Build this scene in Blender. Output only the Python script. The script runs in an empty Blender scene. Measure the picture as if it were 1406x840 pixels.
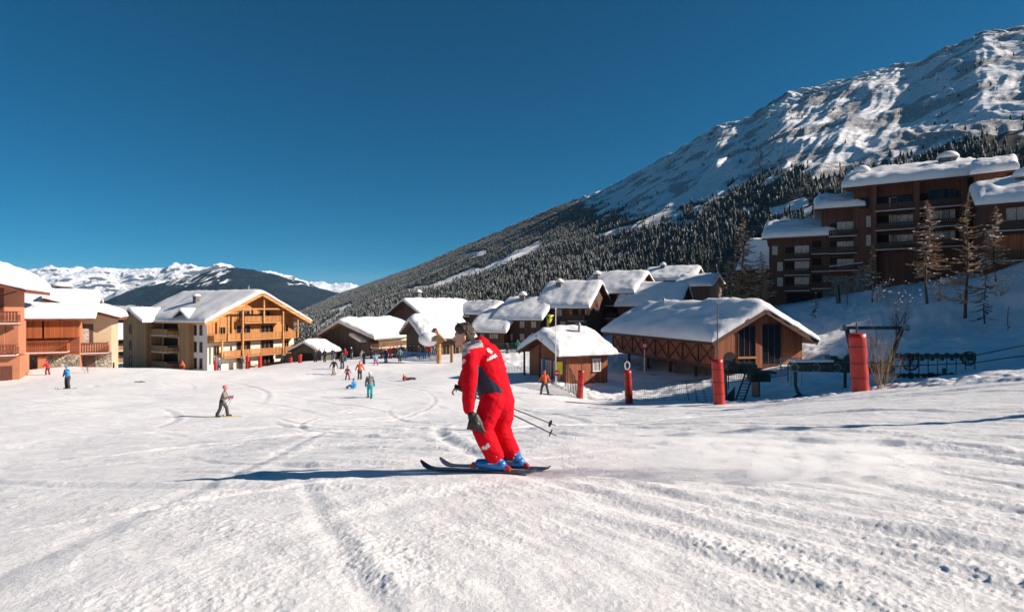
import bpy, math, random
import numpy as np
from mathutils import Vector, Matrix, noise as mnoise
random.seed(7); rng = np.random.default_rng(7)
C = bpy.context.scene.collection
R = math.radians
# ------------------------------------------------------------ camera, sky, sun
F, CX, HY = 800.0, 703.0, 425.0          # focal length in photo pixels, centre column, horizon row
cam = bpy.data.objects.new('camera', bpy.data.cameras.new('camera')); C.objects.link(cam)
cam.data.sensor_width = 36; cam.data.lens = 36 * F / 1406
cam.data.shift_y = 5 / 1406
cam.rotation_euler = (R(90), 0, 0)
cam.data.clip_start = 0.1; cam.data.clip_end = 60000
bpy.context.scene.camera = cam
SUN_EL, SUN_AZ = 28.0, -2.0              # azimuth measured from +x towards +y
sd = Vector((math.cos(R(SUN_EL)) * math.cos(R(SUN_AZ)), math.cos(R(SUN_EL)) * math.sin(R(SUN_AZ)), math.sin(R(SUN_EL))))
sun = bpy.data.objects.new('sun', bpy.data.lights.new('sun', 'SUN')); C.objects.link(sun)
sun.data.energy = 4.9; sun.data.angle = R(0.53); sun.data.color = (1.0, 0.89, 0.78)
sun.rotation_euler = sd.to_track_quat('Z', 'Y').to_euler()
W = bpy.data.worlds.new('World'); bpy.context.scene.world = W; W.use_nodes = True
wn = W.node_tree; bg = wn.nodes['Background']
sky = wn.nodes.new('ShaderNodeTexSky'); sky.sky_type = 'NISHITA'; sky.sun_disc = False
sky.sun_elevation = R(SUN_EL); sky.sun_rotation = R(90 - SUN_AZ)
sky.altitude = 2600; sky.air_density = 1.0; sky.dust_density = 0.2; sky.ozone_density = 4.0
hs = wn.nodes.new('ShaderNodeHueSaturation'); hs.inputs['Saturation'].default_value = 1.85; hs.inputs['Hue'].default_value = 0.488
hs.inputs['Value'].default_value = 0.62
wn.links.new(sky.outputs[0], hs.inputs['Color']); wn.links.new(hs.outputs[0], bg.inputs[0])
bg.inputs[1].default_value = 0.06
vs = bpy.context.scene.view_settings
vs.view_transform = 'Standard'; vs.look = 'None'; vs.exposure = 0.74; vs.gamma = 1
bpy.context.scene.cycles.max_bounces = 8; bpy.context.scene.cycles.volume_bounces = 7
bpy.context.scene.cycles.transparent_max_bounces = 8

def P(px, py, d): return Vector(((px - CX) / F * d, d, (HY - py) / F * d))

# ------------------------------------------------------------ tags
def tag(o, label=None, cat=None, group=None, kind=None):
    if label: o['label'] = label
    if cat: o['category'] = cat
    if group: o['group'] = group
    if kind: o['kind'] = kind
    return o
def empty(name, loc, label=None, cat=None, group=None, rz=0):
    o = bpy.data.objects.new(name, None); C.objects.link(o); o.location = loc
    o.rotation_euler = (0, 0, rz); o.empty_display_size = 0.3
    return tag(o, label, cat, group)

# ------------------------------------------------------------ materials
MATS = {}
def newmat(name):
    m = bpy.data.materials.new(name); m.use_nodes = True
    nt = m.node_tree; return m, nt, nt.nodes['Principled BSDF']
def nd(nt, t, **kw):
    n = nt.nodes.new(t)
    for k, v in kw.items():
        if k in n.inputs.keys(): n.inputs[k].default_value = v
        else: setattr(n, k, v)
    return n
def ramp(nt, src, stops):
    r = nt.nodes.new('ShaderNodeValToRGB'); e = r.color_ramp.elements
    while len(e) < len(stops): e.new(0.5)
    for i, (p, c) in enumerate(stops):
        e[i].position = p; e[i].color = (*c, 1) if len(c) == 3 else c
    nt.links.new(src, r.inputs[0]); return r
def plain(name, col, rough=0.6, var=0.15, scale=6, metal=0, bump=0.0, spec=0.5):
    if name in MATS: return MATS[name]
    m, nt, b = newmat(name)
    tc = nd(nt, 'ShaderNodeTexCoord'); n = nd(nt, 'ShaderNodeTexNoise', Scale=scale, Detail=4.0)
    nt.links.new(tc.outputs['Object'], n.inputs['Vector'])
    lo = tuple(c * (1 - var) for c in col); hi = tuple(min(1, c * (1 + var)) for c in col)
    r = ramp(nt, n.outputs[0], [(0.3, lo), (0.7, hi)])
    nt.links.new(r.outputs[0], b.inputs['Base Color'])
    b.inputs['Roughness'].default_value = rough; b.inputs['Metallic'].default_value = metal
    b.inputs['Specular IOR Level'].default_value = spec
    if bump:
        bp = nd(nt, 'ShaderNodeBump', Strength=bump, Distance=0.03); nt.links.new(n.outputs[0], bp.inputs['Height'])
        nt.links.new(bp.outputs[0], b.inputs['Normal'])
    MATS[name] = m; return m
def wood(name, c1, c2, vertical=True, board=0.16, rough=0.7):
    if name in MATS: return MATS[name]
    m, nt, b = newmat(name)
    tc = nd(nt, 'ShaderNodeTexCoord')
    sx = nd(nt, 'ShaderNodeSeparateXYZ'); nt.links.new(tc.outputs['Object'], sx.inputs[0])
    # board coordinate
    if vertical:
        ad = nd(nt, 'ShaderNodeMath', operation='ADD'); nt.links.new(sx.outputs[0], ad.inputs[0]); nt.links.new(sx.outputs[1], ad.inputs[1]); src = ad.outputs[0]
    else: src = sx.outputs[2]
    dv = nd(nt, 'ShaderNodeMath', operation='DIVIDE'); nt.links.new(src, dv.inputs[0]); dv.inputs[1].default_value = board
    fl = nd(nt, 'ShaderNodeMath', operation='FLOOR'); nt.links.new(dv.outputs[0], fl.inputs[0])
    fr = nd(nt, 'ShaderNodeMath', operation='FRACT'); nt.links.new(dv.outputs[0], fr.inputs[0])
    wnn = nd(nt, 'ShaderNodeTexWhiteNoise', noise_dimensions='1D'); nt.links.new(fl.outputs[0], wnn.inputs['W'])
    mp = nd(nt, 'ShaderNodeMapping'); mp.inputs['Scale'].default_value = (6, 6, 0.7) if vertical else (0.7, 0.7, 8)
    nt.links.new(tc.outputs['Object'], mp.inputs[0])
    n = nd(nt, 'ShaderNodeTexNoise', Scale=1.6, Detail=5.0, Roughness=0.65); nt.links.new(mp.outputs[0], n.inputs['Vector'])
    ad2 = nd(nt, 'ShaderNodeMath', operation='MULTIPLY_ADD'); nt.links.new(wnn.outputs[0], ad2.inputs[0]); ad2.inputs[1].default_value = 0.5
    nt.links.new(n.outputs[0], ad2.inputs[2])
    r = ramp(nt, ad2.outputs[0], [(0.45, c1), (1.0, c2)])
    gr = nd(nt, 'ShaderNodeMath', operation='LESS_THAN'); nt.links.new(fr.outputs[0], gr.inputs[0]); gr.inputs[1].default_value = 0.10
    mx = nd(nt, 'ShaderNodeMix', data_type='RGBA'); mx.inputs[7].default_value = (*[c * 0.45 for c in c1], 1)
    nt.links.new(gr.outputs[0], mx.inputs[0]); nt.links.new(r.outputs[0], mx.inputs[6])
    nt.links.new(mx.outputs[2], b.inputs['Base Color']); b.inputs['Roughness'].default_value = rough
    bp = nd(nt, 'ShaderNodeBump', Strength=0.5, Distance=0.02, invert=True); nt.links.new(gr.outputs[0], bp.inputs['Height'])
    nt.links.new(bp.outputs[0], b.inputs['Normal'])
    MATS[name] = m; return m
def stone(name, c1, c2, sc=3.0):
    if name in MATS: return MATS[name]
    m, nt, b = newmat(name)
    tc = nd(nt, 'ShaderNodeTexCoord')
    v = nd(nt, 'ShaderNodeTexVoronoi', Scale=sc); v2 = nd(nt, 'ShaderNodeTexVoronoi', Scale=sc, feature='DISTANCE_TO_EDGE')
    nt.links.new(tc.outputs['Object'], v.inputs['Vector']); nt.links.new(tc.outputs['Object'], v2.inputs['Vector'])
    sp = nd(nt, 'ShaderNodeSeparateColor'); nt.links.new(v.outputs['Color'], sp.inputs[0])
    r = ramp(nt, sp.outputs[0], [(0.0, c1), (1.0, c2)])
    e = ramp(nt, v2.outputs[0], [(0.02, (0.25, 0.25, 0.25)), (0.10, (1, 1, 1))])
    mx = nd(nt, 'ShaderNodeMix', data_type='RGBA', blend_type='MULTIPLY'); mx.inputs[0].default_value = 1
    nt.links.new(r.outputs[0], mx.inputs[6]); nt.links.new(e.outputs[0], mx.inputs[7])
    nt.links.new(mx.outputs[2], b.inputs['Base Color']); b.inputs['Roughness'].default_value = 0.85
    bp = nd(nt, 'ShaderNodeBump', Strength=0.8, Distance=0.05); nt.links.new(e.outputs[0], bp.inputs['Height'])
    nt.links.new(bp.outputs[0], b.inputs['Normal'])
    MATS[name] = m; return m
def snowmat(name, fine=1.0, strength=0.5, col=(0.82, 0.81, 0.81), gran=True):
    if name in MATS: return MATS[name]
    m, nt, b = newmat(name)
    tc = nd(nt, 'ShaderNodeTexCoord')
    n1 = nd(nt, 'ShaderNodeTexNoise', Scale=26 * fine, Detail=8.0, Roughness=0.78)
    n2 = nd(nt, 'ShaderNodeTexNoise', Scale=1.3 * fine, Detail=5.0, Roughness=0.6)
    for n in (n1, n2): nt.links.new(tc.outputs['Object'], n.inputs['Vector'])
    r = ramp(nt, n2.outputs[0], [(0.3, tuple(c * 0.95 for c in col)), (0.7, tuple(min(1, c * 1.04) for c in col))])
    nt.links.new(r.outputs[0], b.inputs['Base Color'])
    b.inputs['Roughness'].default_value = 0.55; b.inputs['Specular IOR Level'].default_value = 0.3
    n3 = nd(nt, 'ShaderNodeTexNoise', Scale=7 * fine, Detail=6.0, Roughness=0.7); nt.links.new(tc.outputs['Object'], n3.inputs['Vector'])
    b0 = nd(nt, 'ShaderNodeBump', Strength=strength * .8, Distance=0.05 / fine); nt.links.new(n3.outputs[0], b0.inputs['Height'])
    b1 = nd(nt, 'ShaderNodeBump', Strength=min(1, strength * 1.5), Distance=0.02 / fine); nt.links.new(n1.outputs[0], b1.inputs['Height']); nt.links.new(b0.outputs[0], b1.inputs['Normal'])
    b2 = nd(nt, 'ShaderNodeBump', Strength=strength, Distance=0.12 / fine); nt.links.new(n2.outputs[0], b2.inputs['Height'])
    nt.links.new(b1.outputs[0], b2.inputs['Normal']); nt.links.new(b2.outputs[0], b.inputs['Normal'])
    MATS[name] = m; return m
def glass(name, col=(0.012, 0.015, 0.02), rough=0.12):
    return plain(name, col, rough, 0.3, 0.8, spec=0.35)

M_snow = snowmat('piste_snow', 1.0, 0.45)
M_rsnow = snowmat('roof_snow', 0.8, 0.35, (0.84, 0.83, 0.83))
M_dark = wood('dark_larch_boards', (0.060, 0.026, 0.016), (0.13, 0.055, 0.030))
M_darkh = wood('dark_horizontal_boards', (0.05, 0.022, 0.013), (0.11, 0.05, 0.028), False)
M_red = wood('red_brown_boards', (0.23, 0.058, 0.022), (0.42, 0.13, 0.045))
M_mahog = wood('mahogany_boards', (0.080, 0.027, 0.015), (0.155, 0.052, 0.027))
M_redh = wood('red_brown_beam', (0.075, 0.028, 0.015), (0.14, 0.055, 0.03), False, 0.4)
M_honey = wood('honey_pine_boards', (0.33, 0.13, 0.034), (0.54, 0.24, 0.07))
M_honeyh = wood('honey_pine_beam', (0.40, 0.175, 0.05), (0.58, 0.29, 0.095), False, 0.5)
M_orange = wood('orange_stained_boards', (0.24, 0.055, 0.013), (0.38, 0.10, 0.024))
M_rust = wood('rust_stained_beam', (0.14, 0.036, 0.015), (0.24, 0.065, 0.027), False, 0.3)
M_olive = wood('weathered_larch_boards', (0.22, 0.128, 0.060), (0.40, 0.24, 0.115))
M_grey = wood('grey_old_boards', (0.055, 0.042, 0.032), (0.12, 0.09, 0.066))
M_plaster = plain('white_plaster', (0.62, 0.56, 0.48), 0.85, 0.06, 2, bump=0.1)
M_greyplaster = plain('grey_white_plaster', (0.60, 0.58, 0.57), 0.85, 0.06, 2, bump=0.1)
M_cream = plain('cream_plaster', (0.52, 0.40, 0.26), 0.85, 0.06, 2, bump=0.1)
M_pink = plain('salmon_plaster', (0.43, 0.168, 0.085), 0.85, 0.07, 2, bump=0.1)
M_stone = stone('rubble_stone', (0.20, 0.17, 0.13), (0.50, 0.44, 0.36))
M_dstone = stone('dark_rubble_stone', (0.12, 0.11, 0.10), (0.30, 0.27, 0.25), 4)
M_glass = glass('window_glass'); M_curtain = plain('pale_curtained_glass', (0.42, 0.38, 0.34), 0.3, 0.35, 5)
M_void = plain('painted_interior_dark', (0.012, 0.010, 0.010), 0.9, 0.2)  # near-black standing in for unlit depth on flat panels and panes
M_whitep = plain('white_paint', (0.78, 0.77, 0.75), 0.5, 0.04)
M_steel = plain('galvanised_steel', (0.32, 0.33, 0.34), 0.45, 0.15, 8, 0.6)
M_green = plain('dark_green_paint', (0.010, 0.045, 0.034), 0.45, 0.25, 10)
M_green2 = plain('faded_green_paint', (0.035, 0.065, 0.045), 0.55, 0.35, 6)
M_black = plain('black_rubber', (0.015, 0.015, 0.017), 0.5, 0.2)
M_pad = plain('red_vinyl_padding', (0.44, 0.016, 0.008), 0.45, 0.22, 4, bump=.5)
M_strap = plain('dark_red_strap', (0.20, 0.012, 0.012), 0.6, 0.1)
M_bark = plain('grey_brown_bark', (0.085, 0.060, 0.045), 0.9, 0.35, 14, bump=0.5)
M_twig = plain('straw_twigs', (0.30, 0.23, 0.14), 0.85, 0.3, 9)
M_larch = plain('bare_larch_twigs', (0.34, 0.21, 0.11), 0.85, 0.35, 3)
M_skin = plain('skin', (0.52, 0.27, 0.19), 0.5, 0.06, 12)

# ------------------------------------------------------------ mesh builder
class MB:
    def __init__(s): s.v = []; s.f = []; s.m = []; s.mi = 0
    def add(s, vs, fs):
        o = len(s.v); s.v += [tuple(v) for v in vs]; s.f += [tuple(i + o for i in f) for f in fs]; s.m += [s.mi] * len(fs)
    def box(s, x0, x1, y0, y1, z0, z1, rot=None):
        vs = [(x, y, z) for z in (z0, z1) for y in (y0, y1) for x in (x0, x1)]
        s.add(vs, [(0, 2, 3, 1), (4, 5, 7, 6), (0, 1, 5, 4), (2, 6, 7, 3), (0, 4, 6, 2), (1, 3, 7, 5)]); return s
    def beam(s, a, b, w, h=None, up=(0, 0, 1)):
        a = Vector(a); b = Vector(b); h = h or w; d = (b - a).normalized(); up = Vector(up)
        if abs(d.dot(up)) > 0.98: up = Vector((0, 1, 0))
        r = d.cross(up).normalized() * w / 2; u = r.normalized().cross(d).normalized() * h / 2
        vs = [a - r - u, a + r - u, a + r + u, a - r + u, b - r - u, b + r - u, b + r + u, b - r + u]
        s.add(vs, [(0, 1, 2, 3), (7, 6, 5, 4), (0, 4, 5, 1), (1, 5, 6, 2), (2, 6, 7, 3), (3, 7, 4, 0)]); return s
    def tube(s, pts, rad, n=8, cap=True, flat=None):
        pts = [Vector(p) for p in pts]
        if not hasattr(rad, '__len__'): rad = [rad] * len(pts)
        vs = []; fs = []; ref = Vector((0, 0, 1))
        d0 = (pts[-1] - pts[0]).normalized()
        if abs(d0.z) > 0.9: ref = Vector((0, 1, 0))
        for i, p in enumerate(pts):
            d = (pts[min(i + 1, len(pts) - 1)] - pts[max(i - 1, 0)])
            d = d.normalized() if d.length > 1e-9 else d0
            r = d.cross(ref); r = r.normalized() if r.length > 1e-6 else Vector((1, 0, 0)); u = r.cross(d).normalized()
            for k in range(n):
                a = 2 * math.pi * k / n
                vs.append(p + (r * math.cos(a) + u * math.sin(a)) * rad[i])
        for i in range(len(pts) - 1):
            for k in range(n):
                a = i * n + k; b = i * n + (k + 1) % n; fs.append((a, b, b + n, a + n))
        if cap: fs.append(tuple(range(n))[::-1]); fs.append(tuple(range((len(pts) - 1) * n, len(pts) * n)))
        s.add(vs, fs); return s
    def capsule(s, a, b, ra, rb, n=12, sx=1.0, sy=1.0, k=4):
        # closed tapered capsule; sx, sy scale in world x and y about the axis
        a = Vector(a); b = Vector(b); d = b - a; L = d.length
        d = d.normalized() if L > 1e-6 else Vector((0, 0, 1))
        ref = Vector((0, 0, 1)) if abs(d.z) < 0.9 else Vector((0, 1, 0))
        r = d.cross(ref).normalized(); u = r.cross(d).normalized()
        rings = []
        for i in range(k): t = math.pi / 2 * (1 - (i + .35) / k); rings.append((a - d * ra * math.sin(t), ra * math.cos(t)))
        rings.append((a, ra)); rings.append((a.lerp(b, .5), (ra + rb) / 2)); rings.append((b, rb))
        for i in range(k): t = math.pi / 2 * ((i + .65) / k); rings.append((b + d * rb * math.sin(t), rb * math.cos(t)))
        vs = []; fs = []
        for c, rr in rings:
            for j in range(n):
                q = 2 * math.pi * j / n; o = (r * math.cos(q) + u * math.sin(q)) * rr
                vs.append((c.x + o.x * sx, c.y + o.y * sy, c.z + o.z))
        for i in range(len(rings) - 1):
            for j in range(n): x = i * n + j; y = i * n + (j + 1) % n; fs.append((x, y, y + n, x + n))
        fs.append(tuple(range(n))[::-1]); fs.append(tuple(range((len(rings) - 1) * n, len(rings) * n)))
        s.add(vs, fs); return s
    def ell(s, c, r, n=14, m=9, jit=0, zmin=None):
        c = Vector(c); vs = []; fs = []
        if not hasattr(r, '__len__'): r = (r, r, r)
        for i in range(m + 1):
            t = math.pi * (0.02 + 0.96 * i / m)
            for j in range(n):
                q = 2 * math.pi * j / n; k = 1 + (random.random() - .5) * jit
                z = math.cos(t) * r[2] * k
                if zmin is not None: z = max(z, zmin)
                vs.append((c.x + math.sin(t) * math.cos(q) * r[0] * k, c.y + math.sin(t) * math.sin(q) * r[1] * k, c.z + z))
        for i in range(m):
            for j in range(n): x = i * n + j; y = i * n + (j + 1) % n; fs.append((x, x + n, y + n, y))
        fs.append(tuple(range(n))); fs.append(tuple(range(m * n, (m + 1) * n))[::-1])
        s.add(vs, fs); return s
    def prism(s, poly, a0, a1, axis):
        # poly of (p,q); axis 'y': p=x,q=z extruded along y ; axis 'x': p=y,q=z extruded along x
        n = len(poly); vs = []
        for a in (a0, a1):
            for p, q in poly: vs.append((p, a, q) if axis == 'y' else (a, p, q))
        fs = [tuple(range(n)), tuple(range(n, 2 * n))[::-1]] + [(i, i + n, (i + 1) % n + n, (i + 1) % n) for i in range(n)]
        s.add(vs, fs); return s
    def mesh(s, name, mats, smooth=False):
        me = bpy.data.meshes.new(name); me.from_pydata(s.v, [], s.f)
        for m in (mats if isinstance(mats, (list, tuple)) else [mats]): me.materials.append(m)
        if any(s.m): me.polygons.foreach_set('material_index', s.m)
        if smooth: me.polygons.foreach_set('use_smooth', [True] * len(me.polygons))
        me.update(); return me
    def build(s, name, mats, parent=None, smooth=False, loc=None):
        o = bpy.data.objects.new(name, s.mesh(name, mats, smooth)); C.objects.link(o)
        if parent: o.parent = parent
        if loc is not None: o.location = loc
        return o
def fix_normals(o):
    import bmesh
    bm = bmesh.new(); bm.from_mesh(o.data); bmesh.ops.recalc_face_normals(bm, faces=bm.faces); bm.to_mesh(o.data); bm.free(); return o
def remesh(mb, name, mats, parent, voxel, smooth=2, disp=None):
    me0 = mb.mesh(name, mats); o = bpy.data.objects.new(name, me0); C.objects.link(o)
    fix_normals(o)
    r = o.modifiers.new('r', 'REMESH'); r.mode = 'VOXEL'; r.voxel_size = voxel; r.use_smooth_shade = True
    if smooth: sm = o.modifiers.new('s', 'SMOOTH'); sm.factor = 0.5; sm.iterations = smooth
    dg = bpy.context.evaluated_depsgraph_get(); ev = o.evaluated_get(dg)
    me = bpy.data.meshes.new_from_object(ev, depsgraph=dg)
    o.modifiers.clear(); o.data = me; bpy.data.meshes.remove(me0)
    me.materials.clear()
    for m in (mats if isinstance(mats, (list, tuple)) else [mats]): me.materials.append(m)
    me.polygons.foreach_set('use_smooth', [True] * len(me.polygons))
    me.polygons.foreach_set('material_index', [0] * len(me.polygons))
    if disp: disp(me)
    if parent: o.parent = parent
    return o

# ------------------------------------------------------------ vectorised noise
def _h(ix, iy, seed):
    n = (ix.astype(np.int64) * 374761393 + iy.astype(np.int64) * 668265263 + seed * 1442695041) & 0x7fffffff
    n = ((n ^ (n >> 13)) * 1274126177) & 0x7fffffff
    return ((n ^ (n >> 16)) & 0xffff) / 65535.0
def perlin(x, y, seed=0):
    ix = np.floor(x); iy = np.floor(y); fx = x - ix; fy = y - iy
    u = fx * fx * fx * (fx * (fx * 6 - 15) + 10); v = fy * fy * fy * (fy * (fy * 6 - 15) + 10)
    def g(a, b):
        t = _h(ix + a, iy + b, seed) * 6.2831853
        return np.cos(t) * (fx - a) + np.sin(t) * (fy - b)
    return (g(0, 0) * (1 - u) + g(1, 0) * u) * (1 - v) + (g(0, 1) * (1 - u) + g(1, 1) * u) * v
def fbm(x, y, o=4, seed=0, gain=0.5, ridge=False):
    s = 0; a = 1.0; f = 1.0
    for k in range(o):
        p = perlin(x * f, y * f, seed + k * 17)
        s = s + a * ((0.35 - np.abs(p)) * 1.6 if ridge else p); a *= gain; f *= 2.03
    return s
def sstep(a, b, x):
    t = np.clip((x - a) / (b - a), 0, 1); return t * t * (3 - 2 * t)
def grid_mesh(name, X, Y, Z, mats, attrs={}, smooth=True, wrap=False):
    n, m = X.shape; me = bpy.data.meshes.new(name)
    co = np.stack([X, Y, Z], -1).reshape(-1, 3).astype(np.float32)
    i = np.arange(n - 1)[:, None]; j = np.arange(m - 1 if not wrap else m)[None, :]; j2 = (j + 1) % m
    q = np.stack([i * m + j, i * m + j2, (i + 1) * m + j2, (i + 1) * m + j], -1).reshape(-1, 4).astype(np.int32)
    me.vertices.add(len(co)); me.vertices.foreach_set('co', co.ravel())
    me.loops.add(q.size); me.loops.foreach_set('vertex_index', q.ravel())
    me.polygons.add(len(q)); me.polygons.foreach_set('loop_start', np.arange(0, q.size, 4, dtype=np.int32))
    me.polygons.foreach_set('loop_total', np.full(len(q), 4, dtype=np.int32))
    me.polygons.foreach_set('use_smooth', np.full(len(q), smooth))
    me.update(calc_edges=True); me.validate()
    for k, a in attrs.items():
        at = me.attributes.new(k, 'FLOAT', 'POINT'); at.data.foreach_set('value', a.ravel().astype(np.float32))
    for mt in (mats if isinstance(mats, (list, tuple)) else [mats]): me.materials.append(mt)
    o = bpy.data.objects.new(name, me); C.objects.link(o); return o
# ------------------------------------------------------------ ground: height field through surveyed and added shade-casting points (photo column, row, distance)
GP = [(703, 840, 2.55), (0, 840, 2.5), (1406, 840, 2.7), (690, 647, 6.45), (240, 661, 6.75), (0, 680, 6.6), (1406, 640, 6.3),
      (1085, 587, 9.6), (1406, 552, 10.8), (305, 571, 23.5), (0, 575, 22), (703, 583, 14), (350, 600, 14.5), (1000, 578, 13.5),
      (508, 545, 36), (486, 533, 45), (459, 515, 61), (494, 521, 55), (470, 505, 64), (560, 521, 50), (545, 492, 80), (590, 489, 84), (620, 499, 72),
      (300, 511, 74), (340, 506, 77), (400, 498, 84), (440, 496, 82), (93, 534, 43), (10, 527, 50), (80, 505, 59), (150, 504, 62), (200, 504, 60), (245, 511, 66), (283, 512, 80),
      (0, 545, 33), (200, 545, 33), (796, 548, 42), (863, 555, 36), (987, 553, 26), (1181, 538, 20), (748, 543, 40), (700, 555, 33), (900, 575, 19),
      (1290, 532, 17), (1406, 522, 15.5), (1100, 552, 23),
      (840, 538, 46), (920, 549, 37), (1040, 549, 29), (1120, 547, 27), (1200, 536, 25), (1300, 524, 23), (1406, 508, 22),
      (1300, 500, 36), (1406, 478, 36), (1250, 470, 44), (1406, 430, 50), (1406, 352, 74), (1330, 385, 68), (1200, 400, 76), (1130, 414, 80),
      (1060, 420, 92), (1110, 450, 62), (1090, 500, 46), (1180, 500, 40), (1000, 520, 44), (940, 526, 48), (900, 505, 60), (1275, 420, 56), (1352, 455, 48),
      (860, 500, 62), (780, 520, 50), (725, 512, 56), (700, 497, 66), (670, 487, 78), (740, 480, 85), (640, 480, 95), (560, 478, 110), (450, 480, 120),
      (800, 460, 100), (900, 445, 115), (1000, 425, 130), (1100, 412, 110), (1200, 395, 110), (1406, 340, 110),
      (285, 509, 86), (403, 499, 98), (195, 500, 100), (170, 503, 130)]
gpt = [tuple(P(*g)) for g in GP] + [(0, 0, -1.25), (-4, 0, -1.4), (4, 0, -1.0), (0, -30, 2.5), (-40, 0, -3.5), (-40, -40, 0), (45, 0, 0.5), (100, -10, 3), (60, 33, 12), (62, 50, 14), (80, 14, 20), (82, 22, 33), (85, 30, 37), (85, 37, 35), (85, 43, 28), (85, 50, 26), (88, 70, 27), (110, 45, 34), (110, 60, 28), (110, 20, 34), (30, 12, -.8), (60, 8, 0.5), (85, 4, 3), (50, -40, 5),  # includes an unseen ridge past the right edge, added to shade hillside and hollow
      (-160, 130, -16), (-120, 250, -24), (-300, 300, -60), (0, 300, -16), (-60, 180, -14), (-100, 60, -9), (-80, 30, -6.5), (120, 300, -3), (240, 250, 24), (40, 330, -12), (150, 110, 24), (200, 60, 20), (500, 300, 60), (0, 420, -24), (-500, 500, -120), (0, 600, -50), (-500, 0, -60), (0, -500, 60), (500, -300, 60), (500,100,50)]
gpt = np.array(gpt)
_c = 2.0
def _k(dx, dy): return np.sqrt(dx * dx + dy * dy + _c * _c)
_n = len(gpt); _A = np.zeros((_n + 3, _n + 3))
_A[:_n, :_n] = _k(gpt[:, None, 0] - gpt[None, :, 0], gpt[:, None, 1] - gpt[None, :, 1]) - np.eye(_n) * 0.35
_A[:_n, _n] = 1; _A[:_n, _n + 1:] = gpt[:, :2]; _A[_n, :_n] = 1; _A[_n + 1:, :_n] = gpt[:, :2].T
_w = np.linalg.solve(_A, np.concatenate([gpt[:, 2], [0, 0, 0]]))
def gbase(x, y):
    z = _w[_n] + _w[_n + 1] * x + _w[_n + 2] * y
    for i in range(_n): z = z + _w[i] * _k(x - gpt[i, 0], y - gpt[i, 1])
    return z
def offpiste(x, y):
    """0 on the groomed piste, 1 in the rough snow beyond its right edge"""
    px = CX + F * x / np.maximum(y, 0.5)
    edge = np.interp(px, [640, 700, 760, 796, 863, 987, 1100, 1181, 1290, 1406, 1700], [90, 64, 47, 43.5, 37.5, 27.2, 23.5, 20.6, 17.5, 15.8, 13.5])
    return sstep(0, 2.5, y - edge) * (px > 600) * (y > 5)
trk = []
_r = random.Random(3)
for k in range(46):
    right = k < 26
    if right: x0 = _r.uniform(-1, 11); y0 = _r.uniform(2.2, 13); ang = _r.gauss(-52, 9)
    else: x0 = _r.uniform(-16, 2); y0 = _r.uniform(3, 26); ang = _r.gauss(-25, 30)
    trk.append((x0, y0, R(ang), _r.uniform(.045, .16), _r.uniform(.008, .030) * (1 if right else .6), _r.uniform(1.5, 7), _r.uniform(-.05, .05)))
trk += [(2.3, 4.2, R(-48), .12, .034, 3.0, .03), (1.25, 3.25, R(-55), .09, .022, 1.4, .02), (3.2, 7.2, R(-38), .10, .034, 3.0, .03), (2.1, 5.2, R(-40), .09, .022, 2.2, -.03),
        (3.0, 10, R(-35), .10, .035, 3.5, .02), (-3.6, 7.2, R(-35), .07, .022, 1.6, .08)]
_r = random.Random(11)
for k in range(95):
    y0 = _r.uniform(6, 46); x0 = _r.uniform(-.75, .7) * y0
    trk.append((x0, y0, R(_r.choice([_r.gauss(-35, 14), _r.gauss(-70, 15), _r.gauss(10, 12), _r.gauss(-20, 10)])), _r.uniform(.05, .11) * (1 + y0 / 40), _r.uniform(.020, .042), _r.uniform(3, 12), _r.gauss(0, .035)))
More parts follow.
